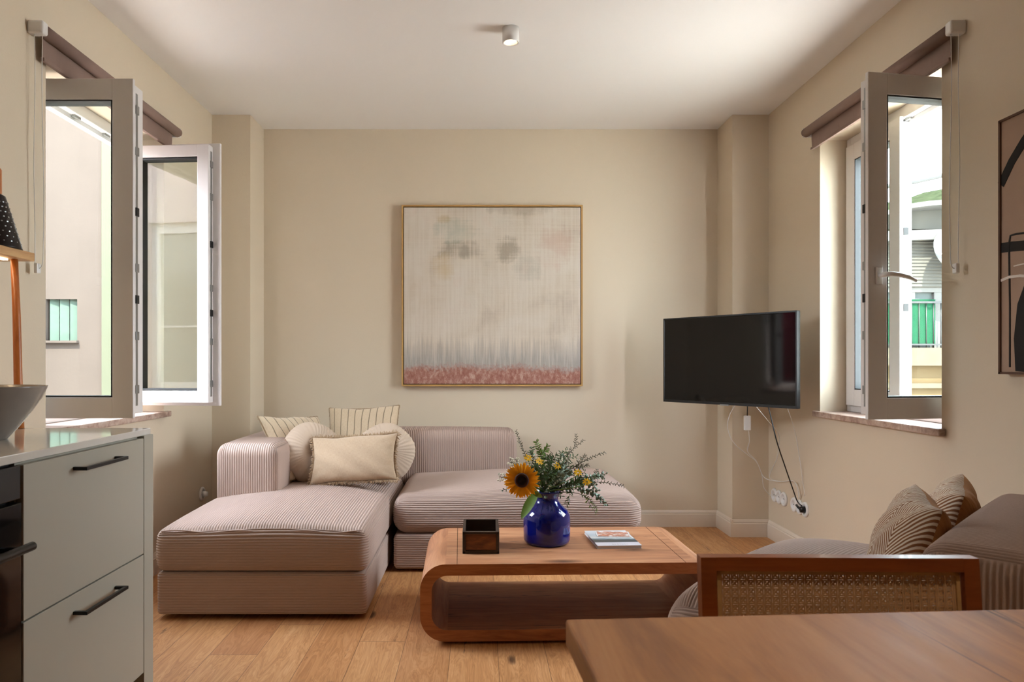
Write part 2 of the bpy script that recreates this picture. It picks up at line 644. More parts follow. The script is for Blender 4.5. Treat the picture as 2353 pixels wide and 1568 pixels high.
M['teak'] = wood('reclaimed_teak', ['865236', 'AE7650', 'C4926A', '3E2413'], axis=0, sc=5, stretch=10, rough=0.55, knots=0.13, ringd=2.0, cracks=0.008)
M['teak_cross'] = wood('reclaimed_teak_end', ['865236', 'B27A54', 'C4926A', '3E2413'], axis=1, sc=5, stretch=10, rough=0.55, knots=0.13, ringd=2.0)
M['teak_edge'] = wood('teak_edge', ['874C28', 'AE6A3C', 'C27E4C', '3E2413'], axis=0, sc=7, stretch=8, rough=0.5, ringd=3.0, knots=0.06)
M['table'] = wood('acacia_table_top', ['9C683E', 'CB925C', 'DCA772', '3A2416'], axis=1, sc=2.6, stretch=7, rough=0.52, knots=0.10, ringd=2.4, bump=0.04, cracks=0.010)
M['chairwood'] = wood('red_brown_beech', ['84401C', 'A05527', 'B36532', '3A2416'], axis=0, sc=8, stretch=10, rough=0.35, coat=0.2)
M['cane'] = plain('rattan_cane', 'E6C092', 0.5, var=0.08, scale=60)
M['canebeading'] = plain('rattan_edge_spline', 'EBC88E', 0.5, var=0.1, scale=60)
M['oak'] = wood('light_oak', ['B98A56', 'CFA470', 'DDB684', '8A5A30'], axis=1, sc=8, stretch=14, rough=0.5)
M['orangewood'] = wood('orange_wood', ['8E4A1E', 'AE6229', 'C0743A', '8A5A30'], axis=2, sc=8, stretch=10, rough=0.4)
M['frameoak'] = plain('pale_oak_frame', 'BE9458', 0.5, var=0.08, scale=30)
M['darkbox'] = wood('dark_brown_box', ['221710', '35251A', '44301F', '120A06'], axis=0, sc=10, stretch=8, rough=0.5)
M['warmpanel'] = wood('walnut_panel', ['4A2A14', '6F4020', '9A5E2E', '120A06'], axis=0, sc=8, stretch=6, rough=0.4, ringd=4)
M['greybowl'] = plain('grey_glazed_ceramic', '8C8279', 0.25, var=0.08, scale=20, coat=0.3)
M['grater'] = plain('blackened_steel', '1D1512', 0.35, 0.5, var=0.1)
M['leaf_dark'] = plain('dark_green_leaf', '46612F', 0.5, var=0.25, scale=30)
M['leaf_grey'] = plain('silver_green_leaf', '8CA08A', 0.55, var=0.15, scale=30)
M['leaf_bright'] = plain('bright_green_leaf', '6E9138', 0.5, var=0.2, scale=25)
M['leaf_brown'] = plain('brown_green_leaf', '5A5236', 0.55, var=0.2, scale=30)
M['stem'] = plain('brown_green_stem', '4A4A2C', 0.6, var=0.1)
M['petal'] = plain('sunflower_petal', 'FFAC14', 0.55, var=0.10, scale=26)
M['petal_y'] = plain('yellow_petal', 'FFC828', 0.55, var=0.12, scale=26)
def petal_mat(name, c):
    m = NT(name)
    n = m.noise(m.coord(), 30, 3)
    cc = m.mix(n, tuple(x * .85 for x in c) + (1,), tuple(min(1, x * 1.1) for x in c) + (1,))
    m.col(cc)
    m.rough(0.55)
    tr = m.n('ShaderNodeBsdfTranslucent')
    m.put(tr.inputs[0], cc)
    mx = m.n('ShaderNodeMixShader')
    mx.inputs[0].default_value = 0.35
    m.t.links.new(m.b.outputs[0], mx.inputs[1])
    m.t.links.new(tr.outputs[0], mx.inputs[2])
    m.t.links.new(mx.outputs[0], m.t.nodes['Material Output'].inputs[0])
    return m.m
M['petal'] = petal_mat('sunflower_petal', (1.0, 0.50, 0.012))
M['petal_y'] = petal_mat('yellow_petal', (1.0, 0.60, 0.015))
M['disc'] = plain('sunflower_disc', '2A130B', 0.85, var=0.3, scale=120, bump=0.8, bscale=300)
M['discring'] = plain('sunflower_disc_rim', '4A2410', 0.85, var=0.3, scale=120, bump=0.8, bscale=300)
M['whitebud'] = plain('white_bud', 'E4DDC6', 0.6, var=0.05)
M['water'] = None

def emit(name, c, s):
    m = NT(name)
    e = m.n('ShaderNodeEmission')
    e.inputs[0].default_value = lin(c)
    e.inputs[1].default_value = s
    m.t.links.new(e.outputs[0], m.t.nodes['Material Output'].inputs[0])
    return m.m
M['lamp'] = emit('lamp_glow', 'FFE2B8', 14)
M['led'] = emit('led_strip', 'FFDDA8', 8)

def pane_mat(name, tint=(0.95, 0.99, 0.97)):
    m = NT(name)
    tr = m.n('ShaderNodeBsdfTransparent')
    tr.inputs[0].default_value = tint + (1,)
    gl = m.n('ShaderNodeBsdfGlossy')
    gl.inputs['Roughness'].default_value = 0.01
    fr = m.n('ShaderNodeFresnel')
    ge = m.n('ShaderNodeNewGeometry')
    m.put(fr.inputs[0], m.math('ADD', 1.5, m.math('MULTIPLY', ge.outputs['Backfacing'], 1 / 1.5 - 1.5)))
    mx = m.n('ShaderNodeMixShader')
    m.t.links.new(fr.outputs[0], mx.inputs[0])
    m.t.links.new(tr.outputs[0], mx.inputs[1])
    m.t.links.new(gl.outputs[0], mx.inputs[2])
    m.t.links.new(mx.outputs[0], m.t.nodes['Material Output'].inputs[0])
    return m.m
M['glass'] = pane_mat('window_glass')

def blue_glass():
    m = NT('cobalt_glass')
    m.col((0.006, 0.012, 0.30, 1))
    m.rough(0.04)
    m.b.inputs['Transmission Weight'].default_value = 0.55
    m.b.inputs['IOR'].default_value = 1.5
    m.b.inputs['Coat Weight'].default_value = 0.5
    v = m.coord()
    n = m.noise(v, 9, 3)
    m.col(m.mix(n, (0.004, 0.006, 0.16, 1), (0.010, 0.022, 0.38, 1)))
    return m.m
M['cobalt'] = blue_glass()

def screen_mat():
    m = NT('black_glossy_screen')
    n = m.noise(m.coord(), 3, 1)
    m.col(m.mix(n, (0.006, 0.005, 0.005, 1), (0.008, 0.007, 0.006, 1)))
    m.rough(0.06)
    m.b.inputs['Specular IOR Level'].default_value = 0.3
    return m.m
M['screen'] = screen_mat()

# ------------------------------------------------------------------ room shell
XL, XR, YB, YF, H = -1.72, 1.84, 4.91, -5.2, 2.70
T = 0.31
L0, L1, R0, R1 = 2.855, 3.92, 2.885, 3.92
SILL, HEAD = 0.85, 2.32

struct('floor', MB().box(XL - T, XR + T, YF - T, YB + T, -0.2, 0), M['floor'], 'oak plank floor of warm honey brown boards with knots', 'floor')
struct('ceiling', MB().box(XL - T, XR + T, YF - T, YB + T, H, H + 0.25), M['ceiling'], 'plain white painted ceiling', 'ceiling')
struct('wall_back', MB().box(XL - T, XR + T, YB, YB + T, 0, H), M['wall'], 'beige painted wall behind the sofa')

def side_wall(name, xa, xb, y0, y1, label):
    m = MB()
    m.box(xa, xb, YF - T, y0, 0, H)
    m.box(xa, xb, y1, YB, 0, H)
    m.box(xa, xb, y0, y1, 0, SILL - 0.03)
    m.box(xa, xb, y0, y1, HEAD, H)
    return struct(name, m, M['wall'], label)
side_wall('wall_left', XL - 0.235, XL, L0, L1, 'beige painted wall with the left window')
side_wall('wall_right', XR, XR + 0.235, R0, R1, 'beige painted wall with the right window')
# wall behind the camera with a closed white door
m = MB()
m.box(XL, 0.2, YF - T, YF, 0, H)
m.box(1.1, XR, YF - T, YF, 0, H)
m.box(0.2, 1.1, YF - T, YF, 2.05, H)
struct('wall_front', m, M['wall'], 'beige painted wall with the closed door')
dr = tag(MB().bbox(0.2, 1.1, YF - 0.1, YF - 0.05, 0.0, 2.05, .002).build('door_1', M['base']), 'closed cream door opposite the sofa', 'door', kind='structure')
MB().tube([(.28, YF - .05, 1.0), (.28, YF, 1.0), (.40, YF, 1.0)], .008, 8).build('handle', M['hardware'], dr)

struct('wall_column_left', MB().box(XL, -1.475, 4.62, YB, 0, H), M['wall'], 'square beige corner column on the left of the back wall')
struct('wall_column_right', MB().box(1.608, XR, 4.62, YB, 0, H), M['wall'], 'square beige corner column on the right of the back wall')

# baseboards: profile = list of (out, z)
BP = [(0, 0), (0.016, 0), (0.016, 0.085), (0.011, 0.091), (0.013, 0.096), (0.006, 0.112), (0, 0.112)]
def board(m, a, b, n):
    """a, b = wall-line points, n = outward normal"""
    a, b, n = Vector(a), Vector(b), Vector(n)
    d = (b - a).normalized()
    k = len(BP)
    vs = []
    for p in (a - d * 0.0, b + d * 0.0):
        for (o, z) in BP:
            vs.append((p.x + n.x * o, p.y + n.y * o, z))
    fs = [tuple(range(k))[::-1], tuple(range(k, 2 * k))] + [(i, (i + 1) % k, k + (i + 1) % k, k + i) for i in range(k)]
    m.add(vs, fs)
m = MB(); board(m, (-1.475, YB), (1.608, YB), (0, -1)); struct('baseboard_back', m, M['base'], 'cream moulded baseboard along the back wall', 'baseboard')
m = MB(); board(m, (1.608, YB), (1.608, 4.6045), (-1, 0)); board(m, (1.5925, 4.62), (XR, 4.62), (0, -1)); board(m, (XR, 4.6), (XR, YF), (-1, 0))
struct('baseboard_right', m, M['base'], 'cream moulded baseboard round the right column and wall', 'baseboard')
m = MB(); board(m, (-1.475, YB), (-1.475, 4.6045), (1, 0)); board(m, (-1.4595, 4.62), (XL, 4.62), (0, -1)); board(m, (XL, 4.6), (XL, 2.33), (1, 0))
struct('baseboard_left', m, M['base'], 'cream moulded baseboard round the left column and wall', 'baseboard')

# ------------------------------------------------------------------ windows
def sash(parent, hinge, ang, w, z0, z1, handle=False, lip=0.018, free_lip=0.018, mirror=1, depth=0.052):
    """Sash in a local frame: x = hinge to free edge, y = from room face (0) to outer face. Two bodies: room-side lip and deeper core."""
    Mx = Matrix.Translation((hinge[0], hinge[1], 0)) @ Matrix.Rotation(ang, 4, 'Z') @ Matrix.Scale(mirror, 4, (0, 1, 0))
    st = 0.068
    s = MB()
    def ring(x0, x1, za, zb, y0, y1, wd, bev=0.003):
        s.bbox(x0, x0 + wd, y0, y1, za, zb, bev)
        s.bbox(x1 - wd, x1, y0, y1, za, zb, bev)
        s.bbox(x0 + wd - .002, x1 - wd + .002, y0, y1, za, za + wd, bev)
        s.bbox(x0 + wd - .002, x1 - wd + .002, y0, y1, zb - wd, zb, bev)
    ring(0, w, z0, z1, 0, 0.018, st + lip)
    ring(lip, w - free_lip, z0 + lip, z1 - lip, 0.016, 0.016 + depth, st - 0.006)
    o = s.build('sash', M['pvc'], parent, M=Mx)
    gz = MB()
    a = st + lip
    for (x0, x1, za, zb) in ((a, w - a, z0 + a, z0 + a + .006), (a, w - a, z1 - a - .006, z1 - a), (a, a + .006, z0 + a, z1 - a), (w - a - .006, w - a, z0 + a, z1 - a)):
        gz.box(x0, x1, 0.003, 0.064, za, zb)
    gz.build('gasket', M['gasket'], o, M=Mx)
    MB().box(a - .01, w - a + .01, 0.028, 0.034, z0 + a - .01, z1 - a + .01).build('pane', M['glass'], o, M=Mx)
    # locking strip along the free edge
    hw = MB()
    xe = w - free_lip
    hw.box(xe, xe + 0.0015, 0.030, 0.046, z0 + 0.05, z1 - 0.05)
    strip = hw.build('locking_strip', M['hardware'], o, M=Mx)
    for zz in (0.10, 0.32, 0.47, 0.60, 0.83, 1.08, 1.25):
        b = MB()
        b.bbox(xe, xe + 0.006, 0.026, 0.050, z0 + zz, z0 + zz + 0.035, 0.001)
        b.build('catch', M['blackmetal'] if zz in (0.47, 0.83) else M['hardware'], o, M=Mx)
    if handle:
        hb = MB()
        hx, hz = w - 0.045, (z0 + z1) / 2 - 0.12
        hb.bbox(hx - 0.014, hx + 0.014, -0.010, 0.001, hz - 0.035, hz + 0.035, 0.004)
        hb.tube([(hx, -0.008, hz), (hx, -0.045, hz + .002), (hx - 0.012, -0.052, hz + .002), (hx - 0.05, -0.050, hz), (hx - 0.095, -0.048, hz - .008), (hx - 0.13, -0.047, hz - 0.022)],
                [0.010, 0.010, 0.010, 0.010, 0.009, 0.007], 10)
        hb.build('handle', M['white'], o, M=Mx)
    return o

def window(name, xin, s, y0, y1, label):
    """xin: room-side face of the fixed frame; s = +1 if the outside lies towards +x"""
    w = thing(name, label, 'window', (xin, (y0 + y1) / 2, SILL), kind='structure')
    f = MB()
    fw = 0.042
    xo = xin + s * 0.065
    for (a, b) in ((y0, y0 + fw), (y1 - fw, y1)):
        f.bbox(xin, xo, a, b, SILL, HEAD, 0.004)
    f.bbox(xin, xo, y0 + fw - .002, y1 - fw + .002, SILL, SILL + fw, 0.004)
    f.bbox(xin, xo, y0 + fw - .002, y1 - fw + .002, HEAD - fw - 0.015, HEAD, 0.004)
    # inner rebate step round the frame
    xr0, xr1 = xin + s * 0.035, xin + s * 0.07
    for (a, b) in ((y0 + fw - .004, y0 + fw + 0.02), (y1 - fw - 0.02, y1 - fw + .004)):
        f.box(xr0, xr1, a, b, SILL + fw, HEAD - fw)
    f.box(xr0, xr1, y0 + fw, y1 - fw, SILL + fw - .004, SILL + fw + 0.018)
    f.box(xr0, xr1, y0 + fw, y1 - fw, HEAD - fw - 0.035, HEAD - fw - .01)
    f.build('window_frame', M['pvc'], w)
    st = MB()
    for k in range(3):
        yy = y0 + 0.22 + k * 0.27
        st.bbox(xin + s * 0.014, xin + s * 0.03, yy, yy + 0.05, HEAD - fw - 0.026, HEAD - fw - 0.014, 0.001)
    st.build('striker_plate', M['hardware'], w)
    sl = MB()
    edge = (XL + 0.03) if s < 0 else (XR - 0.03)
    sl.box(edge + s * .027, xin + s * 0.01, y0 + .0005, y1 - .0005, SILL - 0.029, SILL - .0004)
    sl.bbox(edge, edge + s * 0.028, y0 - 0.03, y1 + 0.03, SILL - 0.03, SILL, 0.004)
    sl.build('window_sill', M['stone'], w)
    so = MB()
    so.box(xin + s * 0.06, xin + s * 0.15, y0, y1, SILL - 0.05, SILL - 0.005)
    so.build('outer_sill', M['stone'], w)
    return w

WL = window('window_1', -1.865, -1, L0, L1, 'white window on the left wall with both casements swung open')
WR = window('window_2', 1.985, 1, R0, R1, 'white window on the right wall with its near casement swung open')
Z0, Z1 = 0.885, 2.27
# left near casement: room face towards the camera
sash(WL, (-1.915, 2.94), 0.0, 0.50, Z0, Z1, free_lip=0.004, depth=0.078)
# left far casement: room face towards the back wall, free edge with wide lip
sash(WL, (-1.87, 3.868), math.radians(-5), 0.50, Z0, Z1, mirror=-1, free_lip=0.04)
# right near casement swung past a right angle, handle
sash(WR, (2.03, 2.955), PI + math.radians(10), 0.50, Z0, Z1, handle=True, mirror=-1)
# right far casement closed
sash(WR, (1.965, R1 - 0.03), -PI / 2, 0.50, Z0, Z1, mirror=1)

# ------------------------------------------------------------------ roller blinds
def blind(x, s, label, near_label):
    b = thing('roller_blind', label, 'blind', (x, 3.37, 2.30))
    y0, y1 = 2.76, 4.0
    MB().tube([(x - s * .042, y0 + .01, 2.385), (x - s * .042, y1, 2.385)], 0.025, 20).build('roller', M['blind'], b)
    f = MB()
    n = 40
    vs = []
    for i in range(n + 1):
        yy = y0 + 0.03 + (y1 - 0.04 - y0 - 0.03) * i / n
        wv = 0.0015 * math.sin(i * 1.7)
        for (dx, zz) in ((0.026, 2.385), (0.024, 2.34), (0.024 + wv, 2.285), (0.026 + wv, 2.285), (0.028, 2.34), (0.028, 2.385)):
            vs.append((x - s * dx, yy, zz))
    fs = []
    for i in range(n):
        for k in range(6):
            l = (k + 1) % 6
            fs.append((i * 6 + k, i * 6 + l, (i + 1) * 6 + l, (i + 1) * 6 + k))
    fs += [tuple(range(6)), tuple(n * 6 + k for k in range(6))]
    f.add(vs, fs)
    f.bbox(x - s * .018, x - s * .034, y0 + 0.03, y1 - 0.04, 2.278, 2.292, 0.002)
    f.build('blind_fabric', M['blind'], b)
    br = MB()
    br.bbox(x, x - s * .062, y0 - 0.026, y0 + 0.012, 2.362, 2.412, 0.008, 3)
    br.build('bracket', M['white'], b)
    br = MB()
    br.bbox(x, x - s * .06, y1 - 0.005, y1 + 0.004, 2.36, 2.41, 0.003)
    br.build('bracket', M['white'], b)
    ch = MB()
    pts = []
    xa, xb = x - s * .022, x - s * .054
    yc = y0 - 0.012
    zt, zb = 2.37, 1.50
    for i in range(13):
        pts.append((xa, yc + 0.004 * math.sin(i * .7), zt + (zb - zt) * i / 12))
    for i in range(1, 8):
        a = PI * i / 8
        pts.append(((xa + xb) / 2 + (xa - xb) / 2 * math.cos(a), yc, zb - 0.03 * math.sin(a)))
    for i in range(13):
        pts.append((xb, yc + 0.006 * math.sin(i * .5), zb + (zt - zb) * i / 12))
    ch.tube(pts, 0.0016, 6)
    ch.build('pull_cord', M['white'], b)
    w = MB()
    w.bbox(x - s * .026, x - s * .04, yc - .012, yc + .012, 1.452, 1.49, 0.003)
    w.build('cord_weight', M['white'], b)
    return b
blind(XL, -1, 'taupe roller blind rolled up above the left window', '')
blind(XR, 1, 'taupe roller blind rolled up above the right window', '')

# ------------------------------------------------------------------ outside
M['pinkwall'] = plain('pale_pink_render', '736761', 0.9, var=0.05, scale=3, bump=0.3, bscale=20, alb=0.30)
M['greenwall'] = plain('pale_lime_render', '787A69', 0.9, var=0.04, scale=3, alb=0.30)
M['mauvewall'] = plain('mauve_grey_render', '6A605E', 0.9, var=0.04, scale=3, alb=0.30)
M['ochrewall'] = plain('ochre_render', '7C6A50', 0.9, var=0.12, scale=3, bump=0.4, bscale=20, alb=0.30)
M['pave'] = plain('pale_street_paving', 'D6D0C8', 0.9, var=0.05, scale=1)
M['slatgreen'] = plain('weathered_mint_paint', '75897E', 0.7, var=0.12, scale=25, alb=0.30)
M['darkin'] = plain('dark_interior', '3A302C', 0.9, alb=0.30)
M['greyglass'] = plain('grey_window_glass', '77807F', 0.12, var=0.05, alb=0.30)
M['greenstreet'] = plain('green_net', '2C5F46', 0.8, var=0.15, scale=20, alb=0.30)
M['corrugated'] = plain('corrugated_sheet', '77756F', 0.5, var=0.05, alb=0.30)
M['hill'] = plain('green_hill_scrub', '454C38', 1.0, var=0.35, scale=2, alb=0.30)
M['curtain'] = plain('crimson_cloth', '8E1F3A', 0.9, var=0.08, alb=0.30)
M['tile'] = plain('terracotta_roof', '9C5F45', 0.8, var=0.1, scale=6, alb=0.30)

M['whiteout'] = plain('white_outdoor_paint', 'C8C6C2', 0.7, alb=0.13)
M['stoneout'] = plain('weathered_stone', '9A8E7C', 0.9, var=0.15, scale=6, alb=0.18)
M['pvcout'] = plain('white_outdoor_frame', 'C8C6C8', 0.6, alb=0.13)
struct('ground', MB().box(-40, 60, -20, 80, -3.7, -3.5), M['pave'], 'pale street paving far below the windows', 'ground')

YFA = 8.0
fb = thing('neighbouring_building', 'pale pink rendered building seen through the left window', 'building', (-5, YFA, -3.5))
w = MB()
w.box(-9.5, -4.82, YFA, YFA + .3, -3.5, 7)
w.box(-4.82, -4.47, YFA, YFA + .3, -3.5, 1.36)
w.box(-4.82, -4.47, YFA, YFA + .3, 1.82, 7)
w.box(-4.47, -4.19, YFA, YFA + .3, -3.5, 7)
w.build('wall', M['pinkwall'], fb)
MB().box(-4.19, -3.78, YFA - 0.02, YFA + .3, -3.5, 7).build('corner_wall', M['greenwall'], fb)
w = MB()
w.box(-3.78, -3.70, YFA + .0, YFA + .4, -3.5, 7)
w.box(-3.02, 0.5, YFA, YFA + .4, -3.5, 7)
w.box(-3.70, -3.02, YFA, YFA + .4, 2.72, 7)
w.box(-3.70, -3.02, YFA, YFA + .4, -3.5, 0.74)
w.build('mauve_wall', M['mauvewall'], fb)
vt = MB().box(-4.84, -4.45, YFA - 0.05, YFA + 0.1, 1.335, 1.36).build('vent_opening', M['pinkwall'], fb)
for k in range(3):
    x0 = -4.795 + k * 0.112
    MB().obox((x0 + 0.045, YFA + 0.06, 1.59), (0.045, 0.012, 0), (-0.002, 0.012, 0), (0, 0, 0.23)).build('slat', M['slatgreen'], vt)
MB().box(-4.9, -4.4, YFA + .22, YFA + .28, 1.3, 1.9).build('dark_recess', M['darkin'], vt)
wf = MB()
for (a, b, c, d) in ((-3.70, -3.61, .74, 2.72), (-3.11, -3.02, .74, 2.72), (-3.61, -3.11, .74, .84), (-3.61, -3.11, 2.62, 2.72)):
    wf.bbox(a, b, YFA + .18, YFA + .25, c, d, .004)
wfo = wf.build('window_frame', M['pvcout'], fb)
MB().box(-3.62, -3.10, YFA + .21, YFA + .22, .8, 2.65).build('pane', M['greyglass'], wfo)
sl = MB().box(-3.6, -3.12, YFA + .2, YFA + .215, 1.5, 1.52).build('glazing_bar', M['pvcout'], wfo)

# block behind, mirrored in the far left casement
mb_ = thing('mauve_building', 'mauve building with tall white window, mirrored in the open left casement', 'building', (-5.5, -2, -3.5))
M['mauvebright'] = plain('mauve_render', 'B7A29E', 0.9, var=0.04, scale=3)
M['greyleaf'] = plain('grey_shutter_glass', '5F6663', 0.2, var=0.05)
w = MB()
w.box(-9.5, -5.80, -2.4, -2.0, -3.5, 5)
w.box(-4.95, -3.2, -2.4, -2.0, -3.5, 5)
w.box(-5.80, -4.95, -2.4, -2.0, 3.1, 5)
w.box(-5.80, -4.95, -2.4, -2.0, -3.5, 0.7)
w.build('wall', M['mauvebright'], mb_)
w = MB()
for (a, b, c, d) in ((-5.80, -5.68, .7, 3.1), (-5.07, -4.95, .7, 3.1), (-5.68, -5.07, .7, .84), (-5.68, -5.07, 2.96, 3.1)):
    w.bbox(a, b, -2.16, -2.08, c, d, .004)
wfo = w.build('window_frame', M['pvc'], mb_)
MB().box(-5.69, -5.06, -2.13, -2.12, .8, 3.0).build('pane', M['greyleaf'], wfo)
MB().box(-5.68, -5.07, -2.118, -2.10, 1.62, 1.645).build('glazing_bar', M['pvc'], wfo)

# block straight across on the left (seen in the television)
lb = thing('courtyard_building', 'mauve courtyard wall with a crimson cloth, mirrored in the television', 'building', (-6.5, 3.3, -3.5))
w = MB()
w.box(-6.8, -6.5, -1.5, 3.2, -3.5, 2.6)
w.box(-6.8, -6.5, 4.2, 7.9, -3.5, 2.6)
w.box(-6.8, -6.5, 3.2, 4.2, 2.2, 2.6)
w.box(-6.8, -6.5, 3.2, 4.2, -3.5, 0.9)
w.build('wall', M['mauvewall'], lb)
MB().box(-6.78, -6.7, 3.2, 4.2, 0.9, 2.2).build('window_pane', M['greyglass'], lb)
c = MB()
vs = []
for i in range(25):
    y = 3.3 + 0.35 * i / 24
    x = -6.45 + 0.03 * math.sin(i * 1.5)
    vs += [(x, y, 0.75), (x, y, 2.3), (x - .01, y, 2.3), (x - .01, y, 0.75)]
c.add(vs, [(i * 4 + k, i * 4 + (k + 1) % 4, i * 4 + 4 + (k + 1) % 4, i * 4 + 4 + k) for i in range(24) for k in range(4)], True)
c.build('hanging_cloth', M['curtain'], lb)

# building seen through the right window
YR = 9.0
rb = thing('balcony_building', 'ochre building with corrugated screen and balcony outside the right window', 'building', (5.6, YR, -3.5))
w = MB()
w.box(3.6, 9.0, YR, YR + .4, -3.5, 1.08)
w.box(3.6, 9.0, YR + .35, YR + .6, 1.08, 3.0)
w.build('wall', M['ochrewall'], rb)
MB().box(3.6, 9.0, YR - .12, YR + .35, 1.08, 1.30).build('balcony_slab', M['stoneout'], rb)
MB().box(3.6, 9.0, YR - .06, YR, .80, .86).build('string_course', M['stoneout'], rb)
# curved awning roof
w = MB()
prof = []
for i in range(17):
    a = PI * i / 16
    prof.append((5.85 - 1.1 * math.cos(a), 2.80 + 0.30 * math.sin(a)))
inner = [(5.85 - 1.04 * math.cos(PI * i / 16), 2.80 + 0.24 * math.sin(PI * i / 16)) for i in range(16, -1, -1)]
w.prism(prof + inner, 1, YR - .25, YR + .35)
w.build('awning_rim', M['whiteout'], rb)
w = MB()
w.box(4.7, 7.0, YR + 0.1, YR + .3, 2.80, 3.04)
w.build('awning_panel', M['corrugated'], rb)
w = MB()
w.obox((5.9, YR - .12, 2.70), (1.15, 0, .04), (0, .04, 0), (0, 0, .06))
w.build('gutter', M['whiteout'], rb)
w = MB()
for k in range(14):
    z = 2.62 - k * 0.042
    w.obox((5.9, YR, z), (1.15, 0, .0), (0, .012, -.008), (0, .006, .015))
w.build('louvred_screen', M['corrugated'], rb)
w = MB()
for x in (4.85, 5.33, 5.66, 6.14):
    w.box(x, x + 0.09, YR + .02, YR + .12, 1.3, 2.08)
w.box(4.8, 6.3, YR + .015, YR + .125, 1.995, 2.085)
w.box(4.8, 6.3, YR + .026, YR + .114, 1.62, 1.67)
w.build('window_frame', M['whiteout'], rb)
MB().box(4.8, 6.3, YR + .07, YR + .08, 1.3, 2.0).build('window_pane', M['greyglass'], rb)
w = MB()
for k in range(26):
    x = 4.6 + k * 0.09
    w.tube([(x, YR - .08, 1.30), (x, YR - .08, 1.86)], 0.006, 6)
w.box(4.5, 7, YR - .09, YR - .07, 1.85, 1.875)
w.box(4.5, 7, YR - .09, YR - .07, 1.33, 1.35)
w.build('balcony_railing', M['blackmetal'], rb)
MB().box(4.6, 5.62, YR - .066, YR - .06, 1.35, 1.9).build('green_screen', M['greenstreet'], rb)
dd = thing('satellite_dish', 'white satellite dish on the balcony outside the right window', 'satellite dish', (5.9, YR - .2, 2.35))
w = MB()
prof = [(0.0, 0.0)] + [(0.30 * i / 8, 0.07 * (i / 8) ** 2) for i in range(1, 9)] + [(0.30, .08), (0.0, 0.012)]
w.lathe(prof, seg=32)
w.build('dish', M['whiteout'], dd, M=Matrix.Translation((5.72, YR - .22, 2.43)) @ Euler((math.radians(70), 0, math.radians(10))).to_matrix().to_4x4())
w = MB(); w.tube([(5.70, YR - .26, 2.25), (5.48, YR - .5, 2.36), (5.40, YR - .5, 2.40)], .012, 6); w.tube([(5.72, YR - .2, 2.4), (5.8, YR, 2.2)], .02, 6)
w.build('arm', M['hardware'], dd)
tag(MB().tube([(3.2, YR - 1, 2.85), (4.8, YR - 1, 3.12), (6.5, YR - 1, 3.5), (9, YR - 1, 4.1)], .028, 6).build('overhead_cable', M['black']), 'black overhead cable crossing the sky outside the right window', 'cable')
w = MB()
nx, ny = 40, 8
vs, fs = [], []
for i in range(nx + 1):
    for j in range(ny + 1):
        x = 8 + 40 * i / nx
        hgt = (6.9 + 0.3 * math.sin(i * .35 + 3.5) + .12 * math.sin(i * 1.1)) * math.sin(PI / 2 * j / ny)
        vs.append((x, 38 + j * 3, -3.5 + hgt * 2.6 + .5 * random.random()))
for i in range(nx):
    for j in range(ny):
        a = i * (ny + 1) + j
        fs.append((a, a + 1, a + ny + 2, a + ny + 1))
w.add(vs, fs, True)
struct('hill', w, M['hill'], 'green wooded hill far beyond the right window', 'hill')

# ------------------------------------------------------------------ sectional sofa
ribx = lambda P, f: P[:, 0]
def rib_chaise(P, f):
    return np.where(f == 5, P[:, 0], P[:, 2])
def rib_z(P, f):
    return P[:, 2]
def rib_wrap(P, f):
    hy = np.abs(P[:, 1]).max()
    return np.where((f == 0) | (f == 1), P[:, 2] - hy, P[:, 2] + P[:, 1])
def rib_up_x(P, f):
    return np.where((f == 0) | (f == 1), P[:, 1], P[:, 0])
FN = 0.0118 / 5.0

sofa = thing('sectional_sofa', 'L-shaped taupe corduroy sofa with chaise against the back wall', 'sofa', (-0.3, 4.0, 0))
def put(mb, name, x, y, z, parent=sofa, mat='cord', local=False, Mx=None):
    o = mb.build(name, M[mat], parent, local=local, M=(Matrix.Translation((x, y, z)) if Mx is None else Mx), normals=False)
    return o
# chaise: x -1.404..-0.49, y 3.12..4.80
cx, cw = -0.949, 0.905
put(cushion(cw, 1.70, 0.188, 0.022, (.05, .05, FN), rib=rib_z), 'base', cx, 3.97, 0.018)
def sag(Q):
    Q[:, 2] += 0.006 * np.sin(Q[:, 0] * 7 + 1) * np.clip(Q[:, 2] / .1, 0, 1)
    return Q
put(cushion(cw + .004, 1.70, 0.182, 0.035, (FN, .04, FN), crown=0.062, side=0.006, rib=rib_chaise, post=sag), 'seat_cushion', cx, 3.97, 0.206)
# seam piping on the front edge of the chaise cushion
pp = MB()
pts = [(-cw / 2 + .02 + (cw - .04) * i / 40, -0.846, 0.176 + .005 * math.sin(i * .5)) for i in range(41)]
pp.tube([(x + cx, y + 3.97, z + .206) for x, y, z in pts], 0.0035, 6)
pp.build('piping', M['cord'], sofa)
# right seat: x -0.465..0.855, y 3.82..4.86
sx_, sw_ = 0.195, 1.315
put(cushion(sw_, 1.03, 0.178, 0.022, (.05, .05, FN), rib=rib_z), 'base', sx_, 4.345, 0.018)
put(cushion(sw_, 1.03, 0.205, 0.075, (.04, FN, FN), crown=0.045, side=0.008, rib=rib_wrap, post=sag), 'seat_cushion', sx_, 4.345, 0.196)
# left armrest and backrest
put(cushion(0.335, 1.13, 0.325, 0.055, (FN, .05, .05), crown=0.012, rib=rib_up_x), 'armrest', -1.212, 4.30, 0.36)
put(cushion(1.25, 0.33, 0.335, 0.06, (FN, .05, .05), crown=0.012, rib=rib_up_x), 'backrest', -0.398, 4.69, 0.345)

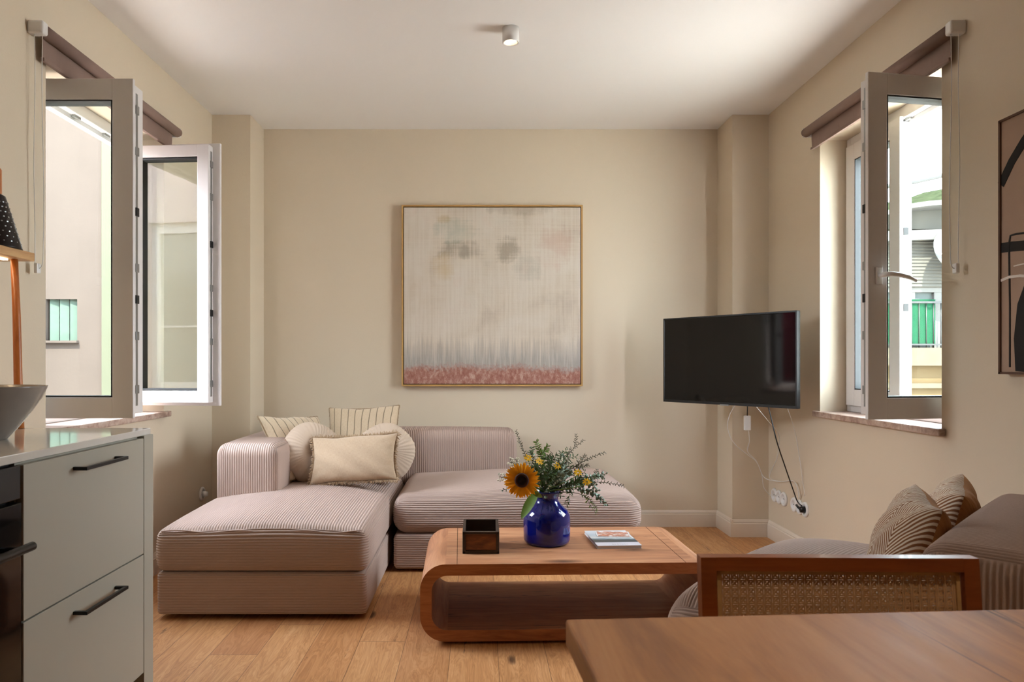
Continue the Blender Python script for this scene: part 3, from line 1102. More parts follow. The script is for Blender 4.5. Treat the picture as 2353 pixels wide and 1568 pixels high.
# second sofa: a module standing at an angle on the right
ar = thing('corduroy_armchair', 'taupe corduroy armchair standing at an angle under the right wall picture', 'armchair', (0.98, 1.63, 0), math.radians(45.6))
put(cushion(0.93, 0.90, 0.178, 0.022, (.05, .05, FN), rib=rib_z), 'base', 0.465, 0.20, 0.018, ar, local=True)
put(cushion(0.93, 0.66, 0.225, 0.09, (.04, FN, FN), crown=0.108, side=0.006, rib=rib_wrap), 'seat_cushion', 0.465, 0.325, 0.196, ar, local=True)
put(cushion(0.93, 0.25, 0.50, 0.055, (FN, FN, .05), crown=0.015, rib=rib_up_x), 'backrest', 0.465, -0.125, 0.20, ar, local=True)

# ------------------------------------------------------------------ cushions
def fringe(mb, w, h, ear, L, dens, rr, seed=3):
    r = random.Random(seed)
    def edge(u, v):
        return (u * w / 2 * (1 - ear * (1 - v * v)), v * h / 2 * (1 - ear * (1 - u * u)))
    per = [((t, 1), (0, 1)) for t in np.linspace(-1, 1, int(w / dens))] + [((t, -1), (0, -1)) for t in np.linspace(-1, 1, int(w / dens))]
    per += [((1, t), (1, 0)) for t in np.linspace(-1, 1, int(h / dens))] + [((-1, t), (-1, 0)) for t in np.linspace(-1, 1, int(h / dens))]
    for (uv, nrm) in per:
        for q in range(2):
            x, z = edge(*uv)
            l = L * r.uniform(.7, 1.15)
            jx, jz, jy = r.uniform(-.5, .5) * L, r.uniform(-.5, .5) * L, r.uniform(-.45, .45) * L
            p0 = (x, 0, z)
            p1 = (x + nrm[0] * l * .55 + jx * .3, jy * .5, z + nrm[1] * l * .55 + jz * .3)
            p2 = (x + nrm[0] * l + jx, jy, z + nrm[1] * l + jz - abs(nrm[0]) * l * .3)
            mb.tube([p0, p1, p2], [rr, rr, rr * .6], 4)
    return mb

def border_tube(mb, w, h, ear, rr, jag=0.0):
    pts = []
    n = 26
    for (a, b, c, d) in ((-1, -1, 1, -1), (1, -1, 1, 1), (1, 1, -1, 1), (-1, 1, -1, -1)):
        for i in range(n):
            t = i / n
            u, v = a + (c - a) * t, b + (d - b) * t
            k = 1 + jag * math.sin(i * 3.1)
            pts.append((u * w / 2 * k * (1 - ear * (1 - v * v)), 0, v * h / 2 * k * (1 - ear * (1 - u * u))))
    mb.tube(pts, rr, 6, closed=True)
    return mb

def cushion_thing(label, w, h, t, c, xax, zax, mat, edge=None, ear=.07, seed=1, fr=None, twist=0.0, cat='cushion', group=None, power=.42):
    Mx = frame_matrix(c, xax, zax)
    e = bpy.data.objects.new('throw_cushion', None)
    COL.objects.link(e)
    e.matrix_world = Mx
    WM[e.name] = Mx
    tag(e, label, cat, group)
    pillow(w, h, t, ear=ear, seed=seed, twist=twist, power=power).build('cover', M[mat], e, local=True, normals=False)
    if edge:
        border_tube(MB(), w, h, ear, 0.004, 0.004).build('edging', M[edge], e, local=True)
    if fr:
        fringe(MB(), w, h, ear, fr[0], fr[1], fr[2], seed).build('fringe', M['linen_edge'], e, local=True)
    return e

# striped cushion leaning on the armrest
cushion_thing('striped beige cushion leaning over the left armrest of the corduroy sofa', 0.43, 0.43, 0.13, (-1.035, 4.17, 0.625), (0.30, 0.40, -0.03), (-0.32, 0.10, 0.42), 'striped', 'linen_trim', seed=2, fr=(0.006, 0.006, 0.0013))
cushion_thing('striped beige cushion upright against the sofa backrest behind the round ones', 0.44, 0.42, 0.13, (-0.72, 4.42, 0.640), (0.44, -0.03, 0.02), (0.02, 0.14, 0.42), 'striped', 'linen_trim', seed=5, fr=(0.006, 0.006, 0.0013))

def round_cushion(label, c, nrm, R, th, seed):
    nrm = Vector(nrm).normalized()
    up = Vector((0, 0, 1))
    x = up.cross(nrm).normalized()
    y = nrm.cross(x)
    Mx = Matrix((x, y, nrm)).transposed().to_4x4()
    Mx.translation = Vector(c)
    e = bpy.data.objects.new('round_cushion', None)
    COL.objects.link(e)
    e.matrix_world = Mx
    WM[e.name] = Mx
    tag(e, label, 'cushion')
    r = random.Random(seed)
    prof = []
    n = 22
    for i in range(n + 1):
        a = -PI / 2 + PI * i / n
        rr = R * math.cos(a) ** 0.62 if abs(math.cos(a)) > 1e-6 else 0.0
        zz = th / 2 * math.copysign(abs(math.sin(a)) ** 0.9, math.sin(a))
        dip = 0.022 * math.exp(-(rr / 0.03) ** 2)
        zz -= math.copysign(dip, zz) if abs(zz) > .01 else 0
        prof.append((max(rr, 0.0), zz))
    k1, k2 = r.uniform(0, 6), r.uniform(0, 6)
    def fn(rr, z, a):
        q = (rr / R)
        s = math.sin(44 * a + 2.2 * math.sin(5 * a + k1) + z * 30)
        env = 0.5 + 0.5 * math.sin(3 * a + k2)
        return 0.0036 * s * q * (0.35 + env) * (0.25 + min(1.0, abs(z) / (th / 2) * 1.2)) + 0.003 * math.sin(5 * a + k2) * q
    MB().lathe(prof, seg=264, fn=fn).build('cover', M['muslin'], e, local=True)
    for s in (1, -1):
        b = MB()
        b.lathe([(0.0, s * (th / 2 - .024)), (0.012, s * (th / 2 - .022)), (0.014, s * (th / 2 - .018)), (0.009, s * (th / 2 - .013)), (0, s * (th / 2 - .012))], seg=16)
        b.build('button', M['muslin'], e, local=True)
    return e
round_cushion('round pleated cream cushion propped beside the left armrest of the sofa', (-0.955, 4.07, 0.605), (0.55, -0.80, 0.20), 0.172, 0.165, 1)
round_cushion('round pleated cream cushion half hidden behind the right end of the fringed cushion', (-0.545, 4.13, 0.600), (0.12, -0.95, 0.25), 0.168, 0.16, 4)
fc = cushion_thing('small rectangular oatmeal cushion with frayed fringe in front of the round cushions', 0.475, 0.265, 0.13, (-0.690, 3.93, 0.590), (0.47, -0.02, 0.03), (-0.01, 0.12, 0.26), 'linen', None, ear=.085, seed=8, fr=(0.015, 0.0035, 0.0021), power=.40)
MB().box(-.222, -.205, -.012, -.009, -.128, -.098).build('care_label', M['white'], fc, local=True)

# chevron cushions on the armchair (local x of the armchair runs along its backrest)
def a2w(x, y, z):
    v = WM[ar.name] @ Vector((x, y, z))
    return (v.x, v.y, v.z)
ux, uy = Vector((0.70, 0.714, 0)), Vector((-0.714, 0.70, 0))
def cdir(deg):
    return Vector((math.cos(math.radians(deg)), math.sin(math.radians(deg)), 0))
for (lb_, c_, dg_, w_, lean_, sd_) in (('brown and cream chevron cushion with ochre back, nearer the cane chair', (1.150, 1.955, 0.590), 68, .345, .30, 11),
                                ('brown and cream chevron cushion farther back beside the right wall', (1.420, 2.215, 0.585), 57, .335, .30, 12)):
    xa_ = cdir(dg_)
    na_ = cdir(dg_ + 90)
    e_ = cushion_thing(lb_, w_, w_, 0.17, c_, tuple(xa_ + Vector((0, 0, .05))), tuple(Vector((0, 0, 1)) - na_ * lean_ - xa_ * .1), 'chevron', None, seed=sd_, ear=.06)
# ------------------------------------------------------------------ coffee table
ct = thing('coffee_table', 'low teak coffee table with rounded hollow frame body', 'coffee table', (0.352, 3.175, 0), math.radians(1.6))
def rrect(w, h, r, n=12):
    pts = []
    for (cx_, cz_, a0) in ((w / 2 - r, h - r, 0), (-w / 2 + r, h - r, PI / 2), (-w / 2 + r, r, PI), (w / 2 - r, r, 1.5 * PI)):
        for i in range(n + 1):
            a = a0 + PI / 2 * i / n
            pts.append((cx_ + r * math.cos(a), cz_ + r * math.sin(a)))
    return pts
TW, TH, TD, TT = 1.20, 0.305, 0.63, 0.045
def shell_part(x0, x1, name, mats, parent):
    """section of the bent shell between two sweep indices"""
    out, inn = rrect(TW, TH, 0.10), [(x, z + TT) for x, z in rrect(TW - 2 * TT, TH - 2 * TT, 0.062)]
    n = len(out)
    mb = MB()
    vs, fs, mi = [], [], []
    idx = list(range(x0, x1 + 1))
    yf, yb = -TD / 2, TD / 2
    e = 0.0
    for i in idx:
        k = i % n
        o_, i_ = out[k], inn[k]
        vs += [(o_[0], yf, o_[1]), (o_[0], yb, o_[1]), (i_[0], yb, i_[1]), (i_[0], yf, i_[1])]
    m_ = len(idx)
    for j in range(m_ - 1):
        a, b = j * 4, (j + 1) * 4
        fs += [(a, a + 1, b + 1, b), (a + 1, a + 2, b + 2, b + 1), (a + 2, a + 3, b + 3, b + 2), (a + 3, a, b, b + 3)]
        mi += [0, 1, 0, 1]
    fs += [(0, 1, 2, 3), ((m_ - 1) * 4, (m_ - 1) * 4 + 1, (m_ - 1) * 4 + 2, (m_ - 1) * 4 + 3)]
    mi += [0, 0]
    mb.add(vs, fs)
    mb.mi = mi
    return mb.build(name, mats, parent, local=True, M=Matrix.Translation((0, 0, 0.012)))
shell_part(12, 13, 'table_top', [M['teak'], M['teak_edge']], ct)
shell_part(13, 38, 'side_panel', [M['teak_cross'], M['teak_edge']], ct)
shell_part(38, 39, 'bottom_panel', [M['teak'], M['teak_edge']], ct)
shell_part(39, 64, 'side_panel', [M['teak_cross'], M['teak_edge']], ct)
zt = TH + 0.012
# cross joint boards (dark seams) near both ends of the top
for sx0 in (-0.455, 0.455):
    MB().box(sx0 - .0008, sx0 + .0008, -TD / 2 + .001, TD / 2 - .001, zt - 0.0005, zt + 0.0004).build('joint', M['darkin'], ct, local=True)
for sx0 in (-0.40, 0.40):
    MB().bbox(sx0 - .1, sx0 + .1, -TD / 2 + .05, TD / 2 - .05, 0.0, 0.014, 0.003).build('foot', M['darkbox'], ct, local=True)

# ------------------------------------------------------------------ vase and bouquet
TZ = zt
VX, VY = 0.291, 3.19
va = thing('flower_vase', 'round shouldered cobalt blue glass vase on the coffee table', 'vase', (VX, VY, TZ))
out_p = [(0.0, 0.0), (0.085, 0.0), (0.097, 0.006), (0.1025, 0.02), (0.1035, 0.06), (0.1035, 0.105), (0.101, 0.128), (0.090, 0.148), (0.070, 0.166), (0.056, 0.180), (0.050, 0.192), (0.051, 0.205), (0.058, 0.220), (0.064, 0.230)]
in_p = [(r - 0.004, z if i else z) for i, (r, z) in enumerate(out_p[2:])][::-1]
prof = out_p + [(0.062, 0.232)] + [(max(r, 0), z + (0.002 if z < .2 else 0)) for r, z in in_p] + [(0.085, 0.012), (0.0, 0.010)]
MB().lathe(prof, (VX, VY, TZ), 56).build('body', M['cobalt'], va)

mouth = Vector((VX, VY, TZ + 0.20))
def px(x, y, Y):
    """point on the sight line of a photo pixel at depth Y, used for measuring stem tips"""
    return Vector(((x - 1105) * Y / 1660, Y, 1.11 - (y - 835) * Y / 1660))

def bez(p0, p1, p2, n):
    return [(p0 * (1 - t) ** 2 + p1 * 2 * t * (1 - t) + p2 * t * t) for t in [i / n for i in range(n + 1)]]

def leaf_geo(mb, p, d, nrm, L, W, curl=0.15, seg=5):
    """pointed leaf blade with a folded midrib and real thickness"""
    d = d.normalized()
    s = d.cross(nrm)
    if s.length < 1e-3:
        s = d.orthogonal()
    s.normalize()
    nn = s.cross(d).normalized()
    vs, fs = [], []
    for i in range(seg + 1):
        t = i / seg
        w = W * 1.75 * (t + 0.02) ** 0.62 * max(0.0, 1.0 - t) ** 0.72 + .0004
        c = p + d * L * t - nn * curl * L * t * t
        vs += [c - s * w / 2 + nn * w * .12, c, c + s * w / 2 + nn * w * .12]
    for i in range(seg):
        a = i * 3
        fs += [(a, a + 1, a + 4, a + 3), (a + 1, a + 2, a + 5, a + 4)]
    k = len(vs)
    th = 0.0006
    vs += [v - nn * th for v in vs]
    fs += [tuple(k + q for q in f[::-1]) for f in fs]
    mb.add(vs, fs, True)

def round_leaf(mb, p, d, nrm, R):
    d = d.normalized()
    s = d.cross(nrm)
    if s.length < 1e-3:
        s = d.orthogonal()
    s.normalize()
    nn = s.cross(d)
    c = p + d * R * 0.9
    vs = [c - nn * R * .12]
    n = 10
    for i in range(n):
        a = 2 * PI * i / n
        vs.append(c + d * math.cos(a) * R + s * math.sin(a) * R * .85)
    vs.append(c - nn * (R * .12 + .0008))
    fs = [(0, 1 + i, 1 + (i + 1) % n) for i in range(n)] + [(n + 1, 1 + (i + 1) % n, 1 + i) for i in range(n)]
    mb.add(vs, fs, True)

R_ = random.Random(21)
def rv():
    return Vector((R_.uniform(-1, 1), R_.uniform(-1, 1), R_.uniform(-1, 1)))

def branch(label, tip, kind, n, L, W, mat, bend=(0, 0, .12), twigs=0, start=0.25, name='foliage_sprig', cat='branch', group=None):
    e = thing(name, label, cat, tuple(mouth), group=group)
    p0 = mouth + Vector((R_.uniform(-.025, .025), R_.uniform(-.025, .025), -.15))
    neck = mouth + Vector((R_.uniform(-.03, .03), R_.uniform(-.03, .03), .02))
    tip = Vector(tip)
    mid = (neck + tip) / 2 + Vector(bend)
    pts = [p0] + bez(neck, mid, tip, 14)
    st = MB()
    st.tube(pts, [0.0020] * 6 + [0.0014] * (len(pts) - 10) + [0.0009] * 4, 5)
    fo = MB()
    paths = [pts[1:]]
    for k in range(twigs):
        i = R_.randint(4, 12)
        a = pts[i]
        dirn = (pts[i + 1] - pts[i - 1]).normalized()
        b = a + (dirn * .6 + rv() * .7).normalized() * R_.uniform(.05, .10)
        tw = bez(a, (a + b) / 2 + rv() * .008, b, 6)
        st.tube(tw, 0.0009, 4)
        paths.append(tw)
    total = n
    for pi_, path in enumerate(paths):
        m_ = total if pi_ == 0 else max(5, int(total * .35))
        for q in range(m_):
            t = (start if pi_ == 0 else 0.15) + (1 - (start if pi_ == 0 else .15)) * q / max(1, m_ - 1)
            x = t * (len(path) - 1)
            i = min(int(x), len(path) - 2)
            p = path[i].lerp(path[i + 1], x - i)
            d = (path[i + 1] - path[i]).normalized()
            side = d.cross(Vector((0, -1, .3))).normalized() * (1 if q % 2 else -1)
            dd_ = (d * .55 + side * .8 + rv() * .45).normalized()
            sc = (1 - .45 * t) * R_.uniform(.75, 1.2)
            if kind == 'leaf':
                leaf_geo(fo, p, dd_, (Vector((0, -1, .4)) + rv() * .7).normalized(), L * sc, W * sc)
            elif kind == 'round':
                round_leaf(fo, p, dd_, (Vector((0, -1, .5)) + rv() * .9).normalized(), L * sc)
            elif kind == 'bud':
                c = p + dd_ * R_.uniform(.004, .022)
                st.tube([p, c], .0005, 3)
                r0 = L * R_.uniform(.7, 1.2)
                fo.lathe([(0, -r0), (r0 * .8, -r0 * .5), (r0, 0), (r0 * .8, r0 * .5), (0, r0)], tuple(c), 6)
    st.build('stem', M['stem'], e)
    fo.build('flower_buds' if kind == 'bud' else 'foliage', M[mat], e)
    return e

branch('tall dark leafed sprig rising at the top left of the bouquet', px(1186, 990, 3.22), 'leaf', 30, .017, .007, 'leaf_brown', (-.045, 0, .03), start=.35)
branch('bright green leafy tip above the sunflower in the bouquet', px(1232, 1014, 3.16), 'leaf', 34, .028, .012, 'leaf_bright', (0, 0, .02), start=.4, twigs=2)
branch('dark sprig with tiny leaves pointing up right over the bouquet', px(1342, 1012, 3.20), 'leaf', 34, .016, .006, 'leaf_brown', (-.03, 0, .05), twigs=4)
branch('long dark sprig with pale green tip reaching right in the bouquet', px(1390, 1040, 3.16), 'leaf', 36, .018, .007, 'leaf_brown', (.0, 0, .05), twigs=4)
branch('lowest long dark sprig reaching farthest right in the bouquet', px(1434, 1118, 3.14), 'leaf', 36, .017, .007, 'leaf_brown', (.03, 0, .06), twigs=3)
branch('drooping round leafed eucalyptus twig at the right of the vase', px(1392, 1158, 3.10), 'round', 28, .011, .01, 'leaf_grey', (.06, 0, .08), twigs=2)
branch('silver round leafed eucalyptus twig in the middle of the bouquet', px(1312, 1088, 3.06), 'round', 26, .014, .01, 'leaf_grey', (.0, 0, .03), twigs=3, start=.15)
branch('silver eucalyptus twig around the yellow flowers on the right', px(1388, 1098, 3.12), 'round', 28, .012, .01, 'leaf_grey', (.02, 0, .05), twigs=3)
branch('green twig hanging lowest at the right of the bouquet', px(1372, 1176, 3.06), 'leaf', 24, .016, .007, 'leaf_bright', (.07, 0, .07), twigs=1, start=.5)
branch('white baby breath sprig behind the sunflower on the left', px(1172, 1062, 3.20), 'bud', 70, .0038, 0, 'whitebud', (-.02, 0, .05), twigs=6)
branch('white baby breath sprig lowest at the left of the bouquet', px(1152, 1098, 3.18), 'bud', 60, .0038, 0, 'whitebud', (-.03, 0, .05), twigs=5)
branch('white baby breath sprig in the centre of the bouquet', px(1282, 1058, 3.16), 'bud', 60, .0034, 0, 'whitebud', (.0, 0, .02), twigs=6)
for (a, b, Y) in ((1218, 1040, 3.2), (1262, 1046, 3.18), (1245, 1078, 3.12), (1290, 1040, 3.22), (1278, 1080, 3.12), (1232, 1068, 3.24), (1310, 1062, 3.2), (1264, 1098, 3.1), (1325, 1110, 3.12)):
    branch('dark green leafy sprig filling the middle of the bouquet', px(a, b, Y), 'leaf', 34, .026, .010, 'leaf_dark', (R_.uniform(-.02, .02), 0, .02), twigs=4, start=.2, group='dark green filler sprigs in the bouquet')
branch('thin twig with small leaves below the sunflower on the left', px(1153, 1128, 3.12), 'leaf', 14, .018, .008, 'leaf_grey', (-.03, 0, .04), start=.5)

def flower(label, c, nrm, R, rd, npet, mats, name='sunflower', pw=.32, rows=2, leaf=None):
    e = thing(name, label, 'flower', tuple(c))
    nrm = Vector(nrm).normalized()
    x = Vector((0, 0, 1)).cross(nrm).normalized()
    y = nrm.cross(x)
    Mx = Matrix((x, y, nrm)).transposed().to_4x4()
    Mx.translation = Vector(c)
    st = MB()
    back = Vector(c) - nrm * .012
    st.tube([mouth + Vector((-.01, -.01, -.15)), mouth + Vector((-.02, -.02, .01))] + bez(mouth + Vector((-.02, -.02, .03)), back - nrm * .03, back, 8), 0.004 if R > .05 else .0018, 8)
    st.build('stem', M['leaf_bright'], e)
    if rd > .01:
        d = MB()
        d.lathe([(0, .004), (rd * .3, .003), (rd * .55, .007), (rd * .62, .009)], seg=40, fn=lambda r, z, a: .0008 * math.sin(40 * a))
        d.build('disc', M['disc'], e, M=Mx)
        d = MB()
        d.lathe([(rd * .6, .008), (rd * .8, .013), (rd, .007), (rd * .98, -.004), (0, -.008)], seg=60, fn=lambda r, z, a: .0014 * math.sin(30 * a))
        d.build('disc_rim', M['discring'], e, M=Mx)
    for rw in range(rows):
        for k in range(npet):
            a = 2 * PI * (k + .5 * rw) / npet + R_.uniform(-.06, .06)
            L = (R - rd * .8) * R_.uniform(.88, 1.12) * (1 - .06 * rw)
            mb = MB()
            d = Vector((math.cos(a), math.sin(a), R_.uniform(-.05, .22) - .08 * rw))
            leaf_geo(mb, Vector((math.cos(a) * rd * .8, math.sin(a) * rd * .8, -.002 - .003 * rw)), d, (Vector((0, 0, 1)) + rv() * .2), L, (R - rd) * pw * 2 * R_.uniform(.85, 1.1) * .6, R_.uniform(-.05, .25), 6)
            mb.build('petal', M[mats], e, M=Mx)
    if leaf:
        for (p, q, L, W) in leaf:
            mb = MB()
            p, q = Vector(p), Vector(q)
            leaf_geo(mb, p, q - p, Vector((-.5, -1, .25)), L, W, .12, 10)
            mb.build('leaf', M['leaf_bright'], e)
    return e
sf = px(1199, 1104, 2.99)
flower('large orange sunflower with dark centre facing out at the left of the bouquet', sf, (-.10, -1, .06), 0.076, 0.030, 23, 'petal',
       leaf=[(px(1236, 1128, 3.02), px(1196, 1190, 2.99), .135, .058), (px(1222, 1128, 3.0), px(1254, 1150, 3.02), .06, .03)])
for (a, b, Y, lb_) in ((1214, 1052, 3.16, 'small yellow flower above the sunflower on its left side'), (1240, 1060, 3.14, 'small orange yellow flower just above and right of the sunflower'),
                       (1328, 1086, 3.08, 'small yellow flower, upper one of the two at the right of the bouquet'), (1349, 1107, 3.06, 'small yellow flower, lower one of the two at the right of the bouquet'), (1282, 1070, 3.12, 'small pale yellow flower in the centre of the bouquet')):
    flower(lb_, px(a, b, Y), (R_.uniform(-.5, .5), -1, .9), 0.020, 0.004, 9, 'petal_y', name='yellow_flower', pw=.46, rows=1)

# ------------------------------------------------------------------ box and magazines on the coffee table
bx = thing('wooden_box', 'small dark open wooden box with brown front panel on the coffee table', 'box', (0.0, 3.10, TZ))
bw, bd, h0, h1 = 0.153, 0.19, 0.092, 0.104
w = MB()
tk = 0.012
for s in (-1, 1):
    xa = s * bw / 2
    xb = xa - s * tk
    w.prism([(3.10 - bd / 2, TZ), (3.10 + bd / 2, TZ), (3.10 + bd / 2, TZ + h1), (3.10 - bd / 2, TZ + h0)], 0, min(xa, xb), max(xa, xb))
w.build('side_panel', M['darkbox'], bx)
MB().bbox(-bw / 2, bw / 2, 3.10 + bd / 2 - tk, 3.10 + bd / 2, TZ, TZ + h1, .002).build('back_panel', M['darkbox'], bx)
MB().box(-bw / 2 + tk, bw / 2 - tk, 3.10 - bd / 2 + .004, 3.10 + bd / 2 - tk, TZ + .002, TZ + .010).build('bottom_panel', M['darkbox'], bx)
MB().box(-bw / 2 + tk, bw / 2 - tk, 3.10 - bd / 2 + .006, 3.10 - bd / 2 + .012, TZ + .012, TZ + h0 - .012).build('front_panel', M['warmpanel'], bx)
w = MB()
y0 = 3.10 - bd / 2
for (a, b, c, d) in ((-bw / 2, bw / 2, 0, .013), (-bw / 2, bw / 2, h0 - .011, h0)):
    w.bbox(a, b, y0 - .003, y0 + tk, TZ + c, TZ + d, .003)
for s in (-1, 1):
    w.bbox(s * bw / 2, s * (bw / 2 - .013), y0 - .003, y0 + tk, TZ, TZ + h0, .003)
w.build('front_frame', M['darkbox'], bx)

def cover_mat():
    m = NT('magazine_cover')
    tc = m.n('ShaderNodeTexCoord')
    sp = m.n('ShaderNodeSeparateXYZ')
    m.t.links.new(tc.outputs['Object'], sp.inputs[0])
    y = sp.outputs[1]
    n = m.noise(m.coord(scale=(1, 2.2, 1)), 14, 4, .6)
    yy = m.math('ADD', y, m.math('MULTIPLY', m.math('SUBTRACT', n, .5), .05))
    pic = m.ramp(m.math('ADD', m.math('MULTIPLY', yy, 4.0), 0.5), [(0.0, '34454E'), (0.34, '26363F'), (0.43, '7F98A4'), (0.50, 'DCD8D4'), (0.7, 'A9B4BC'), (1.0, 'C9CCD0')])
    band = m.math('LESS_THAN', y, -0.082)
    m.col(m.mix(band, pic, 'D9D6DE'))
    m.rough(0.28)
    return m.m
M['cover'] = cover_mat()
M['paper'] = plain('white_paper_pages', 'D8D4D2', 0.8, var=0.03, scale=200)
def leaflet_mat():
    m = NT('leaflet_picture')
    n = m.noise(m.coord(scale=(1, 1.6, 1)), 22, 3, .6)
    m.col(m.ramp(n, [(0.36, 'E6E2E0'), (0.44, 'C98263'), (0.52, '9A4E38'), (0.58, 'C7A28E'), (0.66, 'DDD9D8')]))
    m.rough(0.3)
    return m.m
M['leaflet'] = leaflet_mat()
mg = thing('magazine', 'thick paperback magazine with grey blue cover lying on the coffee table', 'magazine', (0.585, 3.225, TZ), math.radians(3.5))
MB().box(-.094, .094, -.137, .137, .0015, .0125).build('pages', M['paper'], mg, local=True)
MB().bbox(-.096, .096, -.139, .139, .0122, .0138, .0003).build('front_cover', M['cover'], mg, local=True)
MB().bbox(-.096, .096, -.139, .139, .0, .0015, .0003).build('back_cover', M['paper'], mg, local=True)
w = MB()
for k, ww in enumerate((.007, .005, .007, .007, .006, .007, .005)):
    w.box(-.026 + k * .0105, -.026 + k * .0105 + ww * .35, -.119, -.111, .0138, .0141)
    w.box(-.026 + k * .0105, -.026 + k * .0105 + ww, -.119, -.1175, .0138, .0141)
w.build('title', M['hardware'], mg, local=True)
lf = thing('leaflet', 'smaller glossy leaflet with orange picture lying on the magazine', 'leaflet', (0.60, 3.285, TZ + .0142), math.radians(-4))
MB().box(-.076, .076, -.052, .052, 0, .0016).build('pages', M['paper'], lf, local=True)
MB().box(-.070, .070, -.046, .046, .0016, .0020).build('picture', M['leaflet'], lf, local=True)

# ------------------------------------------------------------------ dining table and cane chair
dt = thing('dining_table', 'solid acacia wood dining table in the near right corner', 'dining table', (0.72, 0.62, 0), math.radians(3.6))
MB().bbox(-0.575, 0.80, -0.42, 0.434, 0.712, 0.75, 0.004).build('table_top', M['table'], dt, local=True)
for (x, y) in ((-.50, .34), (-.50, -.34), (.72, .34), (.72, -.34)):
    MB().bbox(x - .03, x + .03, y - .03, y + .03, 0, .714, .004).build('leg', M['table'], dt, local=True)
w = MB()
for y in (-.34, .34):
    w.box(-.47, .69, y - .01, y + .01, .64, .712)
for x in (-.50, .72):
    w.box(x - .01, x + .01, -.31, .31, .64, .712)
w.build('apron', M['table'], dt, local=True)

ch = thing('dining_chair', 'red brown wooden chair with woven cane back at the far side of the dining table', 'chair', (0.585, 1.19, 0), math.radians(-1.0))
# local: +y is the back side (away from the table); back posts at x=+-0.225
tilt = 0.10
def tl(z):
    return (z - 0.45) * tilt
def post(x, name='back_post'):
    m_ = MB()
    for (za, zb) in ((0.0, 0.45), (0.45, 0.79)):
        ya = 0.03 * (1 - za / .45) if za < .45 else tl(za) - .034
        m_.add([], [])
    pts = []
    w_, d_ = 0.0125, 0.012
    zs = [0, .2, .45, .6, .792]
    ys = [.03, .0, -.034, tl(.6) - .034, tl(.792) - .034]
    vs = []
    for z, y in zip(zs, ys):
        vs += [(x - w_, y - d_, z), (x + w_, y - d_, z), (x + w_, y + d_, z), (x - w_, y + d_, z)]
    fs = [(0, 3, 2, 1), (16, 17, 18, 19)]
    for i in range(4):
        for k in range(4):
            l = (k + 1) % 4
            fs.append((i * 4 + k, i * 4 + l, i * 4 + 4 + l, i * 4 + 4 + k))
    m_.add(vs, fs)
    return m_.build(name, M['chairwood'], ch, local=True)
post(-.2125); post(.2125)
yt = lambda z: tl(z) - .034
def rail(z0, z1):
    m_ = MB()
    vs = []
    for x in (-.2, .2):
        vs += [(x, yt(z0) - .011, z0), (x, yt(z0) + .011, z0), (x, yt(z1) + .011, z1), (x, yt(z1) - .011, z1)]
    m_.add(vs, [(0, 1, 2, 3), (4, 7, 6, 5), (0, 4, 5, 1), (1, 5, 6, 2), (2, 6, 7, 3), (3, 7, 4, 0)])
    m_.build('back_rail', M['chairwood'], ch, local=True)
rail(.770, .792)
rail(.50, .525)
# woven cane panel
zc0, zc1, xc = .525, .770, .2
wv = MB()
p = 0.0134
cy = yt((zc0 + zc1) / 2)
ang = math.atan(tilt)
Mc = Matrix.Translation((0, cy, (zc0 + zc1) / 2)) @ Matrix.Rotation(-ang, 4, 'X')
hx, hz = xc - .003, (zc1 - zc0) / 2 - .001
nx = int(hx / p); nz = int(hz / p)
for i in range(-nx, nx + 1):
    for s in (-1, 1):
        x = i * p + s * .0017
        wv.box(x - .0013, x + .0013, -.0012, -.0004, -hz, hz)
for j in range(-nz, nz + 1):
    for s in (-1, 1):
        z = j * p + s * .0017
        wv.box(-hx, hx, -.0004, .0004, z - .0013, z + .0013)
dgn = []
for sg in (1, -1):
    k = -int((hx + hz) / p) - 1
    while k * p <= hx + hz:
        # line x - sg*z = k*p
        c = k * p
        za, zb = -hz, hz
        # clip to |x|<=hx where x = c + sg*z
        if sg > 0:
            za, zb = max(za, -hx - c), min(zb, hx - c)
        else:
            za, zb = max(za, c - hx), min(zb, c + hx)
        if zb - za > .004:
            a = Vector((c + sg * za, 0, za)); b = Vector((c + sg * zb, 0, zb))
            d = (b - a).normalized()
            sd = d.cross(Vector((0, 1, 0)))
            yy = .0008 if sg > 0 else .0016
            wv.obox((a + b) / 2 + Vector((0, yy, 0)), d * (b - a).length / 2, (0, .0004, 0), sd * .0016)
        k += 1
wv.build('cane_panel', M['cane'], ch, local=True, M=Mc)
bd_ = MB()
for s in (-1, 1):
    bd_.box(s * hx, s * (hx - .006), -.004, .003, -hz, hz)
    bd_.box(-hx, hx, -.004, .003, s * hz, s * (hz - .006))
bd_.build('cane_beading', M['canebeading'], ch, local=True, M=Mc)
MB().bbox(-.225, .225, -.46, -.045, .43, .455, .008).build('seat', M['chairwood'], ch, local=True)
for s in (-1, 1):
    MB().tube([(s * .2, -.43, 0), (s * .2, -.43, .432)], [.011, .016], 12).build('front_leg', M['chairwood'], ch, local=True)

# ------------------------------------------------------------------ painting
pt = thing('framed_painting', 'square abstract painting in a thin oak frame above the sofa', 'painting', (0.076, YB - 0.02, 0.955))
px0, px1, pz0, pz1 = -0.534, 0.686, 0.955, 2.176
yfr = YB - 0.048
w = MB()
for (a, b, c, d) in ((px0, px0 + .011, pz0, pz1), (px1 - .011, px1, pz0, pz1), (px0 + .011, px1 - .011, pz0, pz0 + .011), (px0 + .011, px1 - .011, pz1 - .011, pz1)):
    w.box(a, b, yfr, YB - .003, c, d)
w.build('frame', M['frameoak'], pt)
MB().box(px0 + .011, px1 - .011, YB - .012, YB - .004, pz0 + .011, pz1 - .011).build('backing', M['darkin'], pt)

